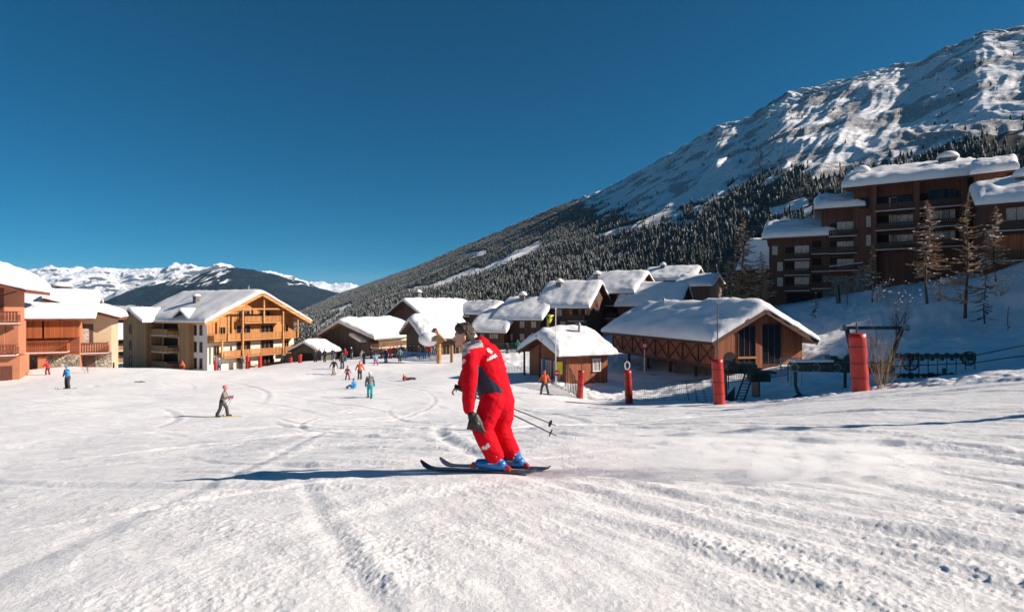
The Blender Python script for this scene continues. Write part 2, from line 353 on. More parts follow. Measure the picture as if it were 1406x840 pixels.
def micro(x, y):
    r = np.hypot(x, y); off = offpiste(x, y)
    near = 1 / (1 + (r / 26) ** 2)
    z = 0.10 * fbm(x / 7, y / 7, 3, 5) * sstep(1, 12, r) * 1.6
    wx = x + 0.25 * perlin(x / 1.3, y / 1.3, 40); wy = y + 0.25 * perlin(x / 1.3 + 9, y / 1.3, 41)
    for a, fr, am in ((R(-50), 3.2, .020), (R(-28), 1.6, .026), (R(-62), 7.0, .008)):
        c = -math.sin(a) * wx + math.cos(a) * wy; l = math.cos(a) * wx + math.sin(a) * wy
        z = z + am * fbm(c * fr, l * fr * .12, 2, int(fr * 10)) * (.25 + .75 * near) * np.where(a < R(-40), sstep(-3, 3, x) * .7 + .3, 1)
    clod = np.zeros_like(x)
    sel = np.nonzero((r < 62) & (y > .5) & (np.abs(x) < 45)); xs, ys, rs = x[sel], y[sel], r[sel]; zs_ = np.zeros_like(xs); cs_ = np.zeros_like(xs)
    for (x0, y0, a, w, dp, L, cur) in trk:
        q_ = np.nonzero((np.abs(xs - x0) < 1.5 * L) & (np.abs(ys - y0) < 1.5 * L))[0]
        if not len(q_): continue
        xq, yq, rq = xs[q_], ys[q_], rs[q_]
        dx = xq - x0; dy = yq - y0; l = dx * math.cos(a) + dy * math.sin(a)
        c0_ = -dx * math.sin(a) + dy * math.cos(a) + cur * l * l; k_ = np.nonzero(np.abs(c0_) < 7 * w + .1)[0]
        if not len(k_): continue
        q_ = q_[k_]; l = l[k_]; rq = rq[k_]; c = c0_[k_] + .035 * perlin(l * 1.7, l * 0 + x0, 77)
        m = np.exp(-(l / L) ** 4) * (rq > 1.0)
        zs_[q_] += m * .72 * (-dp * np.exp(-(c / w) ** 2) + .75 * dp * np.exp(-((c - 2.1 * w) / (1.1 * w)) ** 2) * (1 + .5 * perlin(l * 8, c * 9, 9)))
        if y0 < 14: cs_[q_] += m * np.exp(-((c - 2.3 * w) / (2.4 * w)) ** 2)
    z = z + 0; z[sel] += zs_; clod[sel] += cs_
    patch = np.clip(.42 + 1.5 * fbm(x / 2.2, y / 2.2, 3, 21), 0.06, 1.2)
    cl = np.clip(clod, 0, 1.2) * .55 * np.clip(.6 + 2 * perlin(x * 1.3, y * 1.3, 87), 0, 1.3) + patch * .8
    fade = 1 / (1 + (r / 14) ** 2)
    n = np.maximum(fbm(x * 11, y * 11, 3, 31, .65), -.05); n2 = np.maximum(fbm(x * 27, y * 27, 2, 33, .7), -.10)
    z = z + cl * fade * (.012 * n + .010 * n2) + 0.007 * fbm(x * 3.1, y * 3.1, 3, 35)
    z = z * (1 - .85 * np.exp(-((x + .35) / 1.5) ** 4 - ((y - 6.5) / .75) ** 4))
    # rough snow beyond the piste edge, with a chunky rim
    px = CX + F * x / np.maximum(y, .5)
    rim = np.exp(-((off - .25) / .28) ** 2) * (off > .01)
    z = z + off * (0.22 * fbm(x / 2.4, y / 2.4, 4, 51) + .10 * fbm(x * 1.2, y * 1.2, 3, 52)) * sstep(8, 20, y)
    z = z + rim * (.05 + .25 * np.abs(fbm(x * 1.1, y * 1.1, 3, 53))) * sstep(9, 15, y) * (px > 690)
    return z
def gz(x, y):
    a = np.array([float(x)]); b = np.array([float(y)]); return float((gbase(a, b) + micro(a, b))[0])
def G(px, d, dz=0.0):
    x = (px - CX) / F * d; return Vector((x, d, gz(x, d) + dz))
ang = np.concatenate([np.linspace(-180, -50, 60)[:-1], np.linspace(-50, 50, 760), np.linspace(50, 180, 60)[1:-1]])
rad = np.concatenate([np.geomspace(0.25, 2.0, 16)[:-1], np.geomspace(2.0, 60, 900)[:-1], np.geomspace(60, 900, 200)])
AA, RR = np.meshgrid(np.radians(90 - ang), rad)
GX = RR * np.cos(AA); GY = RR * np.sin(AA); GZ = gbase(GX, GY) + micro(GX, GY)
ground = grid_mesh('ground', GX, GY, GZ, M_snow, wrap=True); tag(ground, kind='structure')

# ------------------------------------------------------------ mountains
def mountain_mat(name, snow=(0.80, 0.80, 0.81), rock=(0.13, 0.115, 0.105), scrub=(0.045, 0.042, 0.035), sc=1.0, thr=0.80, nzw=1.0):
    m, nt, b = newmat(name)
    tc = nd(nt, 'ShaderNodeTexCoord'); geo = nd(nt, 'ShaderNodeNewGeometry')
    n1 = nd(nt, 'ShaderNodeTexNoise', Scale=.035 * sc, Detail=8.0, Roughness=0.68); n2 = nd(nt, 'ShaderNodeTexNoise', Scale=.16 * sc, Detail=6.0, Roughness=0.7)
    for n in (n1, n2): nt.links.new(tc.outputs['Object'], n.inputs['Vector'])
    sx = nd(nt, 'ShaderNodeSeparateXYZ'); nt.links.new(geo.outputs['Normal'], sx.inputs[0])
    a = nd(nt, 'ShaderNodeMath', operation='MULTIPLY_ADD'); hz_ = nd(nt, 'ShaderNodeMath', operation='MULTIPLY_ADD'); nt.links.new(sx.outputs[2], hz_.inputs[0]); hz_.inputs[1].default_value = nzw; hz_.inputs[2].default_value = 1 - nzw; nt.links.new(n1.outputs[0], a.inputs[0]); a.inputs[1].default_value = -0.55; nt.links.new(hz_.outputs[0], a.inputs[2])
    a2 = nd(nt, 'ShaderNodeMath', operation='MULTIPLY_ADD'); nt.links.new(n2.outputs[0], a2.inputs[0]); a2.inputs[1].default_value = -0.35; nt.links.new(a.outputs[0], a2.inputs[2])
    r = ramp(nt, a2.outputs[0], [(thr - .47, (0, 0, 0)), (thr - .42, (1, 1, 1))])
    mx = nd(nt, 'ShaderNodeMix', data_type='RGBA'); mx.inputs[6].default_value = (*rock, 1); mx.inputs[7].default_value = (*snow, 1)
    nt.links.new(r.outputs[0], mx.inputs[0])
    at = nd(nt, 'ShaderNodeAttribute', attribute_name='scrub')
    n3 = nd(nt, 'ShaderNodeTexNoise', Scale=.22 * sc, Detail=5.0, Roughness=0.75); nt.links.new(tc.outputs['Object'], n3.inputs['Vector'])
    s1 = nd(nt, 'ShaderNodeMath', operation='ADD'); nt.links.new(at.outputs['Fac'], s1.inputs[0]); nt.links.new(n3.outputs[0], s1.inputs[1])
    s2 = ramp(nt, s1.outputs[0], [(0.88, (0, 0, 0)), (1.05, (1, 1, 1))])
    mx2 = nd(nt, 'ShaderNodeMix', data_type='RGBA'); nt.links.new(s2.outputs[0], mx2.inputs[0]); nt.links.new(mx.outputs[2], mx2.inputs[6]); mx2.inputs[7].default_value = (*scrub, 1)
    nt.links.new(mx2.outputs[2], b.inputs['Base Color']); b.inputs['Roughness'].default_value = 0.85; b.inputs['Specular IOR Level'].default_value = 0.15
    bp = nd(nt, 'ShaderNodeBump', Strength=0.7, Distance=4 / sc); nt.links.new(n2.outputs[0], bp.inputs['Height'])
    nt.links.new(bp.outputs[0], b.inputs['Normal'])
    return m
def range_mesh(name, sil, base, mat, cols, rows, px0, px1, prof=1.6, amp=0.05, nsc=300, seed=1, scrubf=None, ribs=0.0, ribdir=(1, 0), jag=0.0, back=0.35):
    """a mountain between a foot line and a ridge line (each photo column, row, distance), with a far side"""
    px = np.linspace(px0, px1, cols); sil = np.array(sil, float); base = np.array(base, float)
    rp = np.interp(px, sil[:, 0], sil[:, 1]); rd = np.interp(px, sil[:, 0], sil[:, 2])
    bp = np.interp(px, base[:, 0], base[:, 1]); bd = np.interp(px, base[:, 0], base[:, 2])
    t = np.concatenate([np.linspace(0, 1, rows), 1 + np.linspace(0, 1, 25)[1:]])
    T = t[:, None]; TT = np.clip(T, 0, 1)
    s = TT ** 0.8
    D = bd + (rd - bd) * s
    zb = (HY - bp) / F * bd; zr = (HY - rp) / F * rd
    Z = zb + (zr - zb) * s ** prof
    B = np.clip(T - 1, 0, 1); D = D + B * rd * back; Z = Z - B * np.abs(zr) * 0.9 - B * 30
    X = (px - CX) / F * D; Y = D * np.ones_like(X)
    env = np.minimum(1, TT * 4) * (0.35 + 0.65 * np.sin(np.clip(TT, 0, 1) * np.pi) ** .5)
    span = np.abs(zr - zb) + 1
    N = fbm(X / nsc, Y / nsc, 7, seed, .52, ridge=True) - .3
    Z = Z + env * amp * span * N
    if ribs:
        c = X * ribdir[0] + Y * ribdir[1]; c2 = -X * ribdir[1] + Y * ribdir[0]
        Z = Z + env * ribs * span * (fbm(c / (nsc * .55) + .3 * perlin(X / nsc, Y / nsc, 3), c2 / (nsc * 3.2), 4, seed + 5, .55, ridge=True) - .3)
    if jag: Z = Z + jag * span * sstep(.75, 1, TT) * (fbm(X / (nsc * .12), Y / (nsc * .5), 4, seed + 9, .6))
    scr = scrubf(px[None, :] + 0 * X, CX + 0 * X, X, Y, Z, TT + 0 * X) if scrubf else np.zeros_like(X)
    o = grid_mesh(name, X, Y, Z, mat, {'scrub': scr}); tag(o, kind='structure')
    return o, X, Y, Z, scr, px
M_mtn = mountain_mat('alpine_slope', thr=.848, sc=3.6, nzw=.42, scrub=(0.06, 0.05, 0.04))
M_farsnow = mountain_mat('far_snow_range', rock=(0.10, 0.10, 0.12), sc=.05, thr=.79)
M_farforest = mountain_mat('far_forested_hill', rock=(0.05, 0.06, 0.08), scrub=(0.018, 0.032, 0.046), sc=.22)  # bluish scrub tone puts some of the distance haze into the colour
sil_main = [(100, 470, 2600), (330, 445, 2300), (430, 416, 2100), (490, 396, 1950), (560, 371, 1800), (640, 338, 1650), (700, 313, 1550), (760, 286, 1450), (820, 265, 1380),
            (860, 247, 1330), (900, 224, 1280), (945, 197, 1220), (985, 173, 1170), (1030, 161, 1120), (1080, 129, 1080), (1130, 118, 1050), (1180, 103, 1010),
            (1250, 88, 960), (1300, 68, 920), (1350, 45, 890), (1406, 37, 850), (1500, 15, 800), (1700, -60, 720), (2100, -150, 600)]
base_main = [(100, 520, 700), (430, 482, 480), (640, 466, 420), (800, 448, 380), (1000, 420, 340), (1100, 395, 300), (1406, 335, 240), (1700, 290, 220), (2100, 200, 200)]
def main_scrub(px, _, X, Y, Z, T):
    py = HY - Z / Y * F
    # tree line (photo row) per column: below it forest
    tl = np.interp(px, [400, 690, 750, 800, 850, 900, 960, 1000, 1060, 1130, 1200, 1260, 1330, 1406, 2000], [0, 180, 258, 284, 294, 300, 290, 262, 240, 232, 226, 214, 196, 182, 100])
    f = sstep(-7, 7, py - tl + 24 * fbm(X / 60, Y / 60, 5, 61, .6))
    # clearings: (px0,py0)-(px1,py1) half width
    for (a, b, c, d, w) in [(600, 392, 655, 372, 5), (655, 374, 735, 341, 4), (700, 352, 740, 335, 4), (560, 400, 620, 388, 3), (820, 325, 900, 305, 3.5), (900, 308, 950, 305, 3),
                            (1062, 290, 1105, 278, 6), (1090, 300, 1140, 274, 5), (1120, 240, 1205, 222, 6), (1000, 300, 1040, 285, 3), (455, 428, 480, 420, 3), (440, 452, 470, 430, 4), (450, 470, 520, 455, 4), (640, 352, 665, 346, 3), (1250, 262, 1290, 250, 3)]:
        dx, dy = c - a, d - b; L2 = dx * dx + dy * dy; u = np.clip(((px - a) * dx + (py - b) * dy) / L2, 0, 1)
        dist = np.hypot(px - a - u * dx, (py - b - u * dy))
        dist = dist + 3 * fbm(X / 40, Y / 40, 3, 63)
        f = f * sstep(w * .6, w * 1.3, dist)
    bush = np.clip(.30 + .9 * fbm(X / 90, Y / 90, 4, 65), 0, .45) * sstep(0, 70, tl + 60 - (tl - py))
    return np.clip(np.maximum(f * .86, bush * (1 - f)), 0, 1)
mtn, MX_, MY_, MZ_, MS_, mpx = range_mesh('mountain', [(a, c, d * 1.6) for a, c, d in sil_main], base_main, M_mtn, 900, 420, 330, 1900, 1.2, .022, 240, 4, main_scrub, .026, (.80, -.6), .020)
sil_a = [(-500, 395, 9000), (0, 383, 9000), (45, 375, 9000), (70, 371, 9000), (100, 373, 9000), (130, 370, 9000), (165, 374, 9000), (200, 371, 9000), (225, 369, 9000), (240, 364, 9000), (262, 366, 9000),
         (285, 368, 9000), (300, 367, 9000), (315, 369, 9000), (330, 374, 9000), (345, 375, 9000), (370, 379, 9000), (395, 381, 9000), (430, 400, 9000), (520, 430, 9000)]
base_a = [(-500, 470, 5600), (520, 470, 5600)]
range_mesh('far_mountain', sil_a, base_a, M_farsnow, 500, 160, -300, 500, 1.1, .16, 1500, 12, None, .14, (.7, -.7), .05)
sil_b = [(-300, 440, 3600), (60, 436, 3600), (140, 412, 3600), (160, 402, 3600), (200, 394, 3600), (240, 386, 3600), (270, 380, 3600), (290, 374, 3600), (320, 370, 3600), (350, 373, 3600), (380, 379, 3600), (400, 385, 3600), (420, 391, 3600), (440, 398, 3600), (470, 404, 3600), (520, 420, 3600), (600, 440, 3600)]
base_b = [(-300, 520, 1300), (600, 490, 1300)]
def hill_scrub(px, _, X, Y, Z, T):
    py = HY - Z / Y * F
    f = sstep(-10, 0, px - np.interp(py, [370, 400, 440, 500], [268, 180, 90, -100])) * sstep(0, 8, np.interp(px, [0, 180, 260, 500], [418, 424, 436, 470]) - py + 8 * fbm(X / 200, Y / 200, 3, 72))
    f = f * sstep(.07, .26, np.abs(fbm(X / 120, Y / 700, 4, 71)) + .10 + .18 * sstep(300, 345, px) * (px < 395) + .12 * sstep(388, 400, py))
    return np.clip(f * .75 + .12, 0, 1)
range_mesh('hill', sil_b, base_b, M_farforest, 420, 200, -250, 600, 1.0, .10, 600, 22, hill_scrub, .08, (.8, -.6), .02)
sil_c = [(300, 400, 15000), (380, 386, 15000), (400, 384, 15000), (412, 387, 15000), (425, 388, 15000), (440, 389, 15000), (455, 392, 15000), (470, 390, 15000), (482, 389, 15000), (500, 396, 15000), (560, 420, 15000)]
range_mesh('distant_mountain', sil_c, [(300, 440, 11000), (560, 440, 11000)], M_farsnow, 200, 80, 300, 560, 1.1, .15, 2200, 32, None, .1, (.7, -.7), .08)

# ------------------------------------------------------------ forest
def conifer_mat(name):
    m, nt, b = newmat(name)
    tc = nd(nt, 'ShaderNodeTexCoord'); geo = nd(nt, 'ShaderNodeNewGeometry'); at = nd(nt, 'ShaderNodeAttribute', attribute_name='tint')
    n = nd(nt, 'ShaderNodeTexNoise', Scale=.9, Detail=5.0, Roughness=.75); nt.links.new(geo.outputs['Position'], n.inputs['Vector'])
    sx = nd(nt, 'ShaderNodeSeparateXYZ'); nt.links.new(geo.outputs['Normal'], sx.inputs[0])
    c = ramp(nt, at.outputs['Fac'], [(0.0, (0.013, 0.020, 0.016)), (0.62, (0.028, 0.034, 0.025)), (0.85, (0.060, 0.045, 0.032)), (1.0, (0.10, 0.078, 0.058))])
    a = nd(nt, 'ShaderNodeMath', operation='MULTIPLY_ADD'); nt.links.new(sx.outputs[2], a.inputs[0]); a.inputs[1].default_value = .28; nt.links.new(n.outputs[0], a.inputs[2])
    s = ramp(nt, a.outputs[0], [(.77, (0, 0, 0)), (.87, (1, 1, 1))])
    mx = nd(nt, 'ShaderNodeMix', data_type='RGBA'); nt.links.new(s.outputs[0], mx.inputs[0]); nt.links.new(c.outputs[0], mx.inputs[6]); mx.inputs[7].default_value = (.70, .70, .72, 1)
    nt.links.new(mx.outputs[2], b.inputs['Base Color']); b.inputs['Roughness'].default_value = .85; b.inputs['Specular IOR Level'].default_value = .1
    return m
M_con = conifer_mat('snow_dusted_conifer')
def tree_template(tiers, jag, seed):
    r = np.random.default_rng(seed); V = []; Fc = []
    for k in range(tiers):
        z1 = 1 - .86 * k / tiers; z0 = max(.05, z1 - 1.55 / tiers); rr = .20 * ((1 - z0) ** .85) * (1 + .15 * (r.random() - .5)); o = len(V)
        V.append((0, 0, min(1, z1 + .02)))
        ph = r.random() * 6
        for q in range(2 * jag):
            a = ph + math.pi * q / jag; w = rr * (1 if q % 2 == 0 else .55) * (.75 + .5 * r.random())
            V.append((math.cos(a) * w, math.sin(a) * w, z0 + (.0 if q % 2 == 0 else .025) + .03 * (r.random() - .5)))
        for q in range(2 * jag): Fc.append((o, o + 1 + q, o + 1 + (q + 1) % (2 * jag)))
    return np.array(V), np.array(Fc)
def sample_mtn(N, dens):
    X, Y, Z = MX_, MY_, MZ_
    rws = slice(0, 421); n, m = X.shape
    ax = X[1:, 1:] - X[:-1, :-1]; ay = Y[1:, :-1] - Y[:-1, :-1]
    area = np.abs((X[:-1, 1:] - X[:-1, :-1]) * ay)
    w = area * dens[:-1, :-1]; w[422:] = 0; w = (w / w.sum()).ravel()
    idx = rng.choice(w.size, N, p=w); i = idx // (m - 1); j = idx % (m - 1)
    u = rng.random(N); v = rng.random(N)
    def L(A): return (A[i, j] * (1 - u) + A[i, j + 1] * u) * (1 - v) + (A[i + 1, j] * (1 - u) + A[i + 1, j + 1] * u) * v
    return L(X), L(Y), L(Z)
fpx = CX + F * MX_ / MY_
fdens = np.clip((MS_ - .5) / .15, 0, 1) * (.35 + .65 * (fbm(MX_ / 60, MY_ / 60, 3, 90) > -.22)) + .03 * (MS_ > .3)
fdens = fdens * ((fpx > 335) & (fpx < 1480))
NT = 100000
tx, ty, tz = sample_mtn(NT, fdens)
td = np.hypot(tx, ty); th = (4.5 + 9.5 * rng.random(NT) ** 1.3) * (1 - .25 * sstep(500, 1500, td)); tint = np.clip(rng.random(NT) * .8 + .5 * fbm(tx / 80, ty / 80, 3, 95), 0, 1)
rk = np.argsort(-(th / td)); near = rk[:300]; rest = rk[300:]
def merge_trees(name, ids, tmpl):
    VV = []; FF = []; TT = []; off = 0
    rot = rng.random(len(ids)) * 6.28
    for t in range(len(tmpl)):
        sel = np.arange(len(ids)) % len(tmpl) == t; I = ids[sel]; V, Fc = tmpl[t]; rr = rot[sel]
        s = th[I]; wd = s * (.85 + .4 * rng.random(len(I)))
        c, sn = np.cos(rr), np.sin(rr)
        x = (V[None, :, 0] * c[:, None] - V[None, :, 1] * sn[:, None]) * wd[:, None] + tx[I][:, None]
        y = (V[None, :, 0] * sn[:, None] + V[None, :, 1] * c[:, None]) * wd[:, None] + ty[I][:, None]
        z = V[None, :, 2] * s[:, None] + tz[I][:, None] - .3
        VV.append(np.stack([x, y, z], -1).reshape(-1, 3)); n = len(I)
        FF.append((Fc[None] + (np.arange(n) * len(V))[:, None, None]).reshape(-1, 3) + off); off += n * len(V)
        TT.append(np.repeat(tint[I], len(V)))
    VV = np.concatenate(VV).astype(np.float32); FF = np.concatenate(FF).astype(np.int32); TT = np.concatenate(TT).astype(np.float32)
    me = bpy.data.meshes.new(name); me.vertices.add(len(VV)); me.vertices.foreach_set('co', VV.ravel())
    me.loops.add(FF.size); me.loops.foreach_set('vertex_index', FF.ravel()); me.polygons.add(len(FF))
    me.polygons.foreach_set('loop_start', np.arange(0, FF.size, 3, dtype=np.int32)); me.polygons.foreach_set('loop_total', np.full(len(FF), 3, dtype=np.int32))
    me.update(calc_edges=True)
    at = me.attributes.new('tint', 'FLOAT', 'POINT'); at.data.foreach_set('value', TT); me.materials.append(M_con)
    o = bpy.data.objects.new(name, me); C.objects.link(o); return o
close = rest[td[rest] < 620]; far = rest[td[rest] >= 620]
allr = np.concatenate([close, far])
f1 = merge_trees('forest', close, [tree_template(4, 4, s) for s in range(4)])
f2 = merge_trees('forest_far', far, [tree_template(2, 3, 10 + s) for s in range(4)])
import bmesh
bm = bmesh.new(); bm.from_mesh(f1.data); bm.from_mesh(f2.data); bm.to_mesh(f1.data); bm.free()
_fm = f2.data; bpy.data.objects.remove(f2); bpy.data.meshes.remove(_fm)
tag(f1, kind='stuff')
ntm = []
for s in range(8):
    V, Fc = tree_template(9, 8, 50 + s); me = bpy.data.meshes.new('conifer'); me.from_pydata(V.tolist(), [], Fc.tolist()); me.materials.append(M_con)
    at = me.attributes.new('tint', 'FLOAT', 'POINT'); at.data.foreach_set('value', np.full(len(V), (s + .5) / 9, np.float32)); ntm.append(me)
for q, i in enumerate(near):
    o = bpy.data.objects.new('conifer', ntm[q % 8]); C.objects.link(o); o.location = (tx[i], ty[i], tz[i] - .3); s = th[i]
    o.scale = (s * 1.1, s * 1.1, s); o.rotation_euler = (0, 0, q * 2.4)
    tag(o, 'snow dusted conifer of the forest edge on the slope behind the village', 'tree', 'conifers at the foot of the wooded mountain')
# ------------------------------------------------------------ buildings
def roof_snow_mesh(x0, x1, y0, y1, hf, T, seed=0, nx=44, ny=44, bulge=.16, rnd=5.0, drop=0.0, trim=None):
    """thick rounded snow layer lying on a roof surface hf(x, y)"""
    def space(n):
        t = np.linspace(-1, 1, n); return np.sign(t) * (1 - (1 - np.abs(t)) ** 1.9)
    sx = space(nx); sy = space(ny); S, Tt = np.meshgrid(sx, sy, indexing='ij')
    ex = (1 - np.abs(S) ** (rnd * 1.5)) ** (1 / 3.2); ey = (1 - np.abs(Tt) ** (rnd * 1.5)) ** (1 / 3.2)
    k = np.minimum(ex, ey) * .5 + ex * ey * .5
    cx, cy, wx, wy = (x0 + x1) / 2, (y0 + y1) / 2, (x1 - x0) / 2, (y1 - y0) / 2
    X = cx + S * (wx + bulge * np.sin(k * math.pi) ** .5 * 0 + bulge * .6); Y = cy + Tt * (wy + bulge * .6)
    X = X + .12 * perlin(Y * 1.1 + seed, X * .1 + seed, seed) * (np.abs(S) > .8); Y = Y + .12 * perlin(X * 1.1 + seed, Y * .1, seed + 1) * (np.abs(Tt) > .8)
    base = hf(np.clip(X, x0, x1), np.clip(Y, y0, y1))
    thick = T * k * (1 + .28 * perlin(X / 2.6 + seed, Y / 2.6, seed + 2) + .22 * perlin(X * .9, Y * .9 + seed, seed + 3)) + .02
    thick = thick + .09 * T * fbm(X * 2.2, Y * 2.2, 3, seed + 4)
    top = base + np.maximum(thick, .03); bot = base - .04 * (k < .3)
    V = np.concatenate([np.stack([X, Y, top], -1).reshape(-1, 3), np.stack([X, Y, bot], -1).reshape(-1, 3)])
    n, m = X.shape; F_ = []
    idx = lambda i, j: i * m + j
    for i in range(n - 1):
        for j in range(m - 1):
            a, b, c, d = idx(i, j), idx(i + 1, j), idx(i + 1, j + 1), idx(i, j + 1); F_.append((a, b, c, d)); o = n * m; F_.append((d + o, c + o, b + o, a + o))
    o = n * m
    for i in range(n - 1): F_.append((idx(i, 0), idx(i, 0) + o, idx(i + 1, 0) + o, idx(i + 1, 0))); F_.append((idx(i + 1, m - 1), idx(i + 1, m - 1) + o, idx(i, m - 1) + o, idx(i, m - 1)))
    for j in range(m - 1): F_.append((idx(0, j + 1), idx(0, j + 1) + o, idx(0, j) + o, idx(0, j))); F_.append((idx(n - 1, j), idx(n - 1, j) + o, idx(n - 1, j + 1) + o, idx(n - 1, j + 1)))
    mb = MB(); mb.v = [tuple(p) for p in V]; mb.f = F_; mb.m = [0] * len(F_); return mb

class Bld:
    """a building with its front face through two ground points; local x runs along the front, y away from it"""
    def __init__(s, name, label, cat, A, B, zb, angle=None, group=None, W=None):
        a = Vector(((A[0] - CX) / F * A[1], A[1]))
        if angle is None: b = Vector(((B[0] - CX) / F * B[1], B[1])); s.W = (b - a).length; u = (b - a).normalized()
        else:
            u = Vector((math.cos(R(angle)), math.sin(R(angle))))
            if W: s.W = W
            else: k = (B - CX) / F; s.W = (k * a.y - a.x) / (u.x - k * u.y)
        s.a = a; s.u = u; s.n = Vector((-u.y, u.x)); s.z0 = (HY - zb[0]) / F * zb[1] if isinstance(zb, tuple) else zb
        s.root = empty(name, (a.x, a.y, s.z0), label, cat, group, math.atan2(u.y, u.x))
    def ray(s, face, px, py, off=0):
        d = Vector(((px - CX) / F, 1.0)); o = s.a.copy(); nn = s.n; 
        if face == 'front': o = o + s.n * off
        if face == 'right': o = o + s.u * (s.W + off); nn = s.u
        if face == 'left': o = o + s.u * off; nn = s.u
        t = o.dot(nn) / d.dot(nn); p = d * t
        return ((p - s.a).dot(s.u) if face == 'front' else (p - s.a).dot(s.n)), (HY - py) / F * t - s.z0
    def T(s, face, a, z, out=0.0):
        """local point on a face at position a along it, height z, out metres outside it"""
        if face == 'front': return (a, -out, z)
        if face == 'right': return (s.W + out, a, z)
        return (-out, a, z)
    def fbox(s, mb, face, a0, a1, z0, z1, o0, o1):
        if a0 > a1: a0, a1 = a1, a0
        if face == 'front': mb.box(a0, a1, -o1, -o0, z0, z1)
        elif face == 'right': mb.box(s.W + o0, s.W + o1, a0, a1, z0, z1)
        else: mb.box(-o1, -o0, a0, a1, z0, z1)
    def part(s, name, mb, mat, smooth=False, parent=None): return mb.build(name, mat, parent or s.root, smooth)
    def body(s, D, h, hr=None, axis='x', mat=None, zlow=-3.0, ridge=.5, name='wall'):
        s.D = D; mb = MB(); W = s.W
        if hr is None: mb.box(0, W, 0, D, zlow, h)
        elif axis == 'y': mb.prism([(0, zlow), (W, zlow), (W, h), (W * ridge, hr), (0, h)], 0, D, 'y')
        else: mb.prism([(0, zlow), (D, zlow), (D, h), (D * ridge, hr), (0, h)], 0, W, 'x')
        o = s.part(name, mb, mat); fix_normals(o); s.wall = o; return o
    def roof(s, h, hr, axis, ox=(.8, .8), oy=(.8, .8), T=.5, mat=None, ridge=.5, th=.22, snow=True, seed=None, x=None, y=None, rnd=5, smat=None, shelf=None):
        W, D = s.W, s.D; X0, X1 = x or (0, W); Y0, Y1 = y or (0, D)
        x0, x1, y0, y1 = X0 - ox[0], X1 + ox[1], Y0 - oy[0], Y1 + oy[1]
        if axis == 'y':
            c = X0 + (X1 - X0) * ridge; ml = (hr - h) / max(c - X0, .01); mr = (hr - h) / max(X1 - c, .01)
            pl = [(x0, hr - ml * (c - x0)), (c, hr), (x1, hr - mr * (x1 - c))]
            hf = lambda x, y: hr - np.where(x < c, ml * (c - x), mr * (x - c)) + th
        else:
            c = Y0 + (Y1 - Y0) * ridge; ml = (hr - h) / max(c - Y0, .01); mr = (hr - h) / max(Y1 - c, .01)
            pl = [(y0, hr - ml * (c - y0)), (c, hr), (y1, hr - mr * (y1 - c))]
            hf = lambda x, y: hr - np.where(y < c, ml * (c - y), mr * (y - c)) + th
        poly = [(p, q + .005) for p, q in pl] + [(p, q + th) for p, q in pl[::-1]]
        mb = MB()
        if axis == 'y': mb.prism(poly, y0, y1, 'y')
        else: mb.prism(poly, x0, x1, 'x')
        r = s.part('roof', mb, mat or M_redh); fix_normals(r)
        s.hf = hf
        if snow:
            sn = roof_snow_mesh(x0, x1, y0, y1, lambda a, b: hf(a, b), T, seed if seed is not None else random.randrange(99), rnd=rnd)
            so = sn.build('roof_snow', smat or M_rsnow, r, True)
        return r
    def chimney(s, x, y, w=.9, h=1.2, roofo=None, mat=None, T=.45):
        z = float(s.hf(np.array([x]), np.array([y]))[0]); mb = MB()
        mb.box(x - w / 2, x + w / 2, y - w / 2, y + w / 2, z - .5, z + h); mb.box(x - w * .62, x + w * .62, y - w * .62, y + w * .62, z + h, z + h + .1)
        c = mb.build('chimney', mat or M_dstone, roofo or s.root)
        sn = MB(); sn.ell((x, y, z + h + .1), (w * .8, w * .8, T * 1.5), 16, 8, 0, 0.0); sn.build('snow_cap', M_rsnow, roofo and s.root or s.root, True)
        return c
    def win(s, face, cx, cy, w=1.0, h=1.3, fr=None, gl=None, shut=None, px=True, off=0.0, mull=1, wpx=None):
        a, z = s.ray(face, cx, cy) if px else (cx, cy)
        if wpx: a0, _ = s.ray(face, cx - wpx / 2, cy); a1, _ = s.ray(face, cx + wpx / 2, cy); w = abs(a1 - a0)
        mb = MB(); f = .07; o = off
        s.fbox(mb, face, a - w / 2 - f, a + w / 2 + f, z + h / 2, z + h / 2 + f, o - .02, o + .07)
        s.fbox(mb, face, a - w / 2 - f - .03, a + w / 2 + f + .03, z - h / 2 - f, z - h / 2, o - .02, o + .12)
        s.fbox(mb, face, a - w / 2 - f, a - w / 2, z - h / 2, z + h / 2, o - .02, o + .07); s.fbox(mb, face, a + w / 2, a + w / 2 + f, z - h / 2, z + h / 2, o - .02, o + .07)
        for q in range(mull):
            m = a - w / 2 + w * (q + 1) / (mull + 1); s.fbox(mb, face, m - .025, m + .025, z - h / 2, z + h / 2, o - .02, o + .055)
        wo = s.part('window', mb, fr or M_redh)
        pb = MB(); s.fbox(pb, face, a - w / 2, a + w / 2, z - h / 2, z + h / 2, o - .03, o + .025); pb.build('pane', gl or M_glass, wo)
        if shut:
            for sg in (-1, 1):
                sb = MB(); c = a + sg * (w / 2 + f + .26); s.fbox(sb, face, c - .24, c + .24, z - h / 2, z + h / 2, o + .02, o + .06); sb.build('shutter', shut, wo)
        return wo
